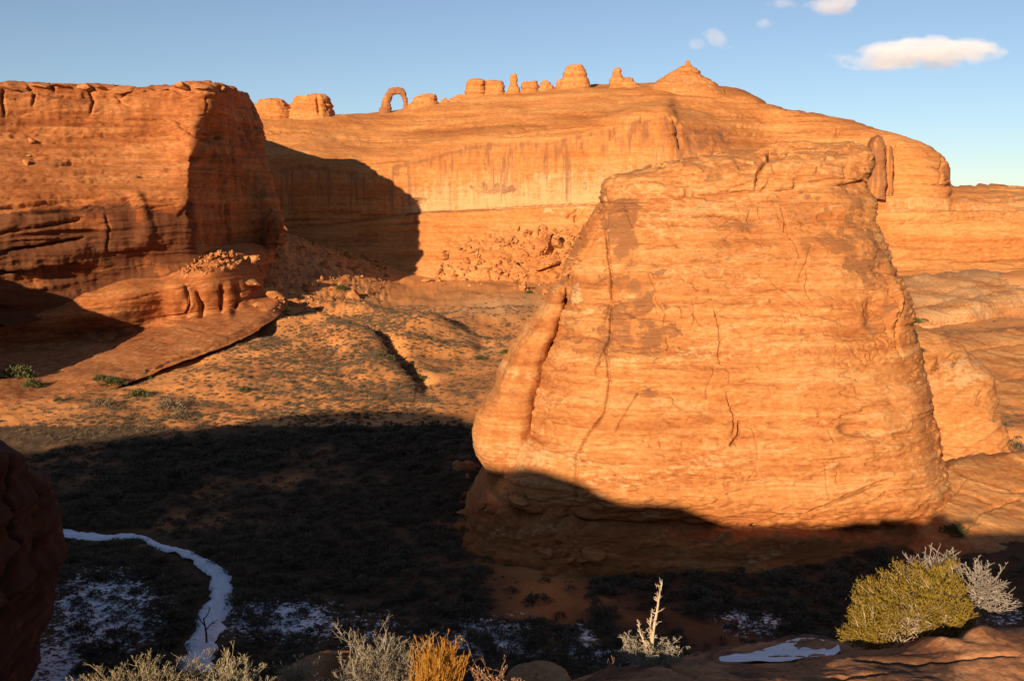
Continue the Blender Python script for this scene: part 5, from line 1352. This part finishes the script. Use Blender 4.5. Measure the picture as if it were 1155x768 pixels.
for a, p, w_, k, mat, lb in ((157, 447, 22, 0, 0, 'dark green bush casting a shadow to its right, just below the bench edge'), (127, 433, 20, 1, 0, 'dark green bush at the lower left tip of the bench'), (113, 428, 15, 2, 0, 'dark green bush left of the one at the bench tip'), (66, 452, 9, 0, 0, 'small round green bush alone near the shaded left corner'),
   (275, 441, 14, 1, 0, 'grey-green bush alone on the sunlit slope above the shadow line'), (165, 428, 11, 2, 0, 'bush in the notch under the bench edge'), (115, 458, 30, 0, 1, 'wide grey bush with a long dark shadow, left of the pale brush'), (190, 463, 30, 1, 2, 'pale feathery brush, the brightest bush of the lit lower left slope'),
   (205, 470, 24, 2, 1, 'brownish brush right beside the pale feathery brush'), (478, 428, 13, 0, 0, 'bush on the gully floor with a shadow to its right'), (440, 404, 11, 1, 0, 'bush at the bend of the dark gully'), (428, 402, 9, 2, 0, 'smaller bush left of the one at the gully bend'), (541, 405, 11, 0, 0, 'bush in the open ground left of the butte slab, with a shadow'),
   (571, 398, 12, 1, 0, 'bush right beside the leaning slab of the butte'), (597, 331, 9, 2, 0, 'bush at the foot of the rockfall near the butte edge'), (384, 326, 13, 0, 0, 'bush growing on the lit knoll top'), (1031, 364, 15, 1, 0, 'round olive bush on the pale sand right of the butte'), (1042, 362, 10, 2, 1, 'greyish bush beside the round olive one right of the butte'),
   (1076, 601, 22, 0, 0, 'olive bush lit above the shadow edge, over the juniper'), (20, 425, 30, 1, 0, 'dark bush in the shade under the bench at the left edge'), (36, 436, 18, 2, 0, 'dark bush right of the one at the left edge')):
    loc, on = ground_hit(a, p)
    if loc is None: continue
    sc = np.linalg.norm(loc) / FPX * w_
    o = bpy.data.objects.new('bush', (GREEN[k] if mat == 0 else SAGE[k])); COL.objects.link(o)
    o.location = loc - np.array([0, 0, .05 * sc]); o.scale = (sc, sc, sc * rs.uniform(.75, .95)); o.rotation_euler = (0, 0, rs.uniform(0, 6))
    if mat == 2: o.scale = (sc, sc, sc * 1.0)
    tag(o, lb, 'bush')

# everything else that grows on the valley floor
cand = []
th_ = rs.uniform(-.50, .50, 64000); ii = rs.uniform(0, 1, 64000)
rr_ = np.where(rs.uniform(size=64000) < .42, np.sqrt(88 ** 2 + ii * (230 ** 2 - 88 ** 2)), np.sqrt(200 ** 2 + ii * (450 ** 2 - 200 ** 2)))
_t2, _r2 = _more(-.33, .02, 208, 400, 13000); th_ = np.concatenate([th_, _t2]); rr_ = np.concatenate([rr_, _r2])
X_, Y_ = rr_ * np.sin(th_), rr_ * np.cos(th_); Z_ = gz(X_, Y_)
px_, py_ = PX(np.stack([X_, Y_, Z_], -1))
dn = fbm(X_ * .05, Y_ * .05, 3.3, 4)
d_st, _ = seg_dist(px_, py_, STREAM)
near_ = rr_ < 205
prob = np.where(near_, .40 + .60 * sstep(-.35, .15, dn), .22 + .75 * sstep(-.15, .35, dn))
dens = np.exp(-(((px_ - 370) / 95) ** 2 + ((py_ - 415) / 45) ** 2)) + .8 * np.exp(-(((px_ - 440) / 50) ** 2 + ((py_ - 368) / 25) ** 2)) + .45 * np.exp(-(((px_ - 120) / 120) ** 2 + ((py_ - 470) / 30) ** 2)) + .5 * np.exp(-(((px_ - 500) / 90) ** 2 + ((py_ - 385) / 10) ** 2))
prob = np.where(near_, prob, np.clip(prob * .30 + dens, 0, 1))
prob = np.where((px_ > 1000) & (py_ > 300), .10, prob)
prob = np.where((px_ > 430) & (py_ < 345), .04, prob)
prob = np.where((np.abs(px_ - 610) < 55) & (py_ > 640) & (py_ < 700), .15 * prob, prob)
prob = np.where((d_st < np.interp(py_, [595, 640, 740], [6, 13, 24])), 0, prob)
snowy = (((px_ - 120) / 85) ** 2 + ((py_ - 690) / 62) ** 2 < 1) | ((np.abs(px_ - 340) < 90) & (np.abs(py_ - 700) < 30))
prob = np.where(snowy, prob * .55, prob)
ok = (rs.uniform(size=len(prob)) < prob) & (px_ > -120) & (px_ < 1280) & (py_ < 800)
ids = np.nonzero(ok)[0]
keep = [i for i in ids if not solid_at(X_[i], Y_[i])]
size = np.where(rr_ < 205, rs.choice([.5, .9, 1.4, 2.2, 3.4], len(rr_), p=[.34, .32, .2, .10, .04]), rs.choice([.5, .8, 1.2], len(rr_), p=[.45, .38, .17]))
inview = [i for i in keep if 0 < px_[i] < 1155 and py_[i] < 765]
app = {i: size[i] / rr_[i] for i in inview}
top = sorted(inview, key=lambda i: -app[i])[:290]
tops = set(top)
for i in top:
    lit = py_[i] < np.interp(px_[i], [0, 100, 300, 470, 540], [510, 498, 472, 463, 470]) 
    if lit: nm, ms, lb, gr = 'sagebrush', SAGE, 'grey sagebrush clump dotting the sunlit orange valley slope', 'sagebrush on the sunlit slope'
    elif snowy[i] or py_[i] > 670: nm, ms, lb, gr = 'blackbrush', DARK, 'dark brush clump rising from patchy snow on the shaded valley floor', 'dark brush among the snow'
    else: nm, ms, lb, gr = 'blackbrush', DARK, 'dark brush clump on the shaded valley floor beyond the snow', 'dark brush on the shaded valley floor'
    o = bpy.data.objects.new(nm, ms[int(rs.integers(0, len(ms)))]); COL.objects.link(o)
    s_ = size[i]; o.location = (X_[i], Y_[i], Z_[i] - .06 * s_); o.scale = (s_ * rs.uniform(.85, 1.25), s_, s_ * rs.uniform(.6, .95)); o.rotation_euler = (0, 0, rs.uniform(0, 6.28))
    tag(o, lb, 'shrub', gr)
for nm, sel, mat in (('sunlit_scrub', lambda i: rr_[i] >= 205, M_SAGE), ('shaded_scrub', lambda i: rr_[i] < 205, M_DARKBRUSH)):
    J = np.array([i for i in keep if i not in tops and sel(i)])
    an_ = rs.uniform(0, 6.28, len(J)); c_, s_ = np.cos(an_), np.sin(an_)
    v = FV[None] * size[J][:, None, None] * np.stack([rs.uniform(.8, 1.3, len(J)), np.ones(len(J)), rs.uniform(.6, .9, len(J))], -1)[:, None]
    V = np.stack([v[..., 0] * c_[:, None] - v[..., 1] * s_[:, None] + X_[J][:, None], v[..., 0] * s_[:, None] + v[..., 1] * c_[:, None] + Y_[J][:, None], v[..., 2] + (Z_[J] - .05)[:, None]], -1)
    F = FF[None] + (np.arange(len(J)) * len(FV))[:, None, None]
    o = link(nm, quad_mesh(nm, V.reshape(-1, 3), F.reshape(-1, 4), smooth=False), mat)
    tag(o, 'low scrub scattered thickly over the valley floor' if nm == 'shaded_scrub' else 'low grey scrub dotted over the distant sunlit slopes', 'scrub', kind='stuff')

# ------------------------------------------------------------------ clouds: soft bodies of vapour
def cloud(label, px, py, wpx, hpx, dens, seed, Y=2600, thr=.0, tilt=0):
    c = P(px, py, Y); sc = Y / FPX
    bm = bmesh.new(); bmesh.ops.create_icosphere(bm, subdivisions=3, radius=1.0)
    me = bpy.data.meshes.new('cloud'); bm.to_mesh(me); bm.free()
    m = bpy.data.materials.new('cloud_vapour'); m.use_nodes = True; t = m.node_tree; t.nodes.clear()
    out = N(t, 'ShaderNodeOutputMaterial'); pv = N(t, 'ShaderNodeVolumePrincipled')
    tc = N(t, 'ShaderNodeTexCoord').outputs['Object']
    ln = N(t, 'ShaderNodeVectorMath', operation='LENGTH'); t.links.new(tc, ln.inputs[0])
    pos = N(t, 'ShaderNodeNewGeometry').outputs['Position']
    n1 = noise(t, pos, 1.0 / (hpx * sc * (.62 if wpx > 100 else .8)), 6, .6, (.6, 1, 1))
    f = math_(t, 'SUBTRACT', 1.0, ln.outputs['Value'])
    f = math_(t, 'ADD', math_(t, 'MULTIPLY', f, 1.7), math_(t, 'MULTIPLY', math_(t, 'SUBTRACT', n1, .5), 4.6))
    f = math_(t, 'SUBTRACT', f, .25 + thr)
    f = math_(t, 'MULTIPLY', f, 2.2, True)
    f = math_(t, 'MULTIPLY', f, dens)
    t.links.new(f, pv.inputs['Density']); pv.inputs['Color'].default_value = (.995, .985, .98, 1); pv.inputs['Anisotropy'].default_value = -.15
    t.links.new(pv.outputs[0], out.inputs['Volume'])
    me.materials.append(m)
    o = bpy.data.objects.new('cloud', me); COL.objects.link(o)
    o.location = c; o.scale = (wpx * sc / 2, hpx * sc * 1.2, hpx * sc / 2); o.rotation_euler = (0, tilt, 0)
    return tag(o, label, 'cloud')
cloud('largest pale pink cloud, long and flat, in the upper right sky', 1036, 62, 206, 42, .010, 1, thr=.12)
cloud('second widest wispy cloud, cut by the top edge of the sky at right', 940, 5, 80, 32, .008, 2, thr=.45)
cloud('small slanting wisp of cloud above the hill summit', 808, 43, 46, 24, .006, 3, thr=.5, tilt=.3)
cloud('tiny faint wisp of cloud left of the slanting wisp', 786, 51, 30, 18, .004, 4, thr=.45)
cloud('tiny round puff of cloud left of the top-edge cloud', 862, 26, 30, 18, .005, 5, thr=.5)
cloud('faint streak of cloud at the top edge left of the widest wisp', 880, 4, 54, 18, .004, 6, thr=.5)

# off to the left of the view: an unseen rock added to cast shadow on the bench
def off_disp(c):
    x, y, z = c['x'], c['y'], c['z']; c['s'] = s = strata(c, .4, (0, 0), 300)
    return .8 * np.tanh(2 * s) + 1.2 * fbm(x * .06, y * .06, z * .06, 3)
fin = loft('shade_fin', [(-420, 520, -30, 500, 250, 10, 16), (-400, 440, -48, 440, 250, 10, 16), (-380, 380, -62, 385, 251, 9, 14), (-360, 300, -110, 330, 252, 7, 11), (-330, 262, -180, 285, 253, 5, 8), (-310, 250, -230, 262, 254, 2, 4)], M_CLIFF, off_disp, lambda c: dict(stain_shade=0 * c['x'], pale=0 * c['x'], tone=.5 * c['s']), step=4, back=20)
tag(fin, 'unseen sandstone fin added left of the view to shade the bench', 'shadow rock')
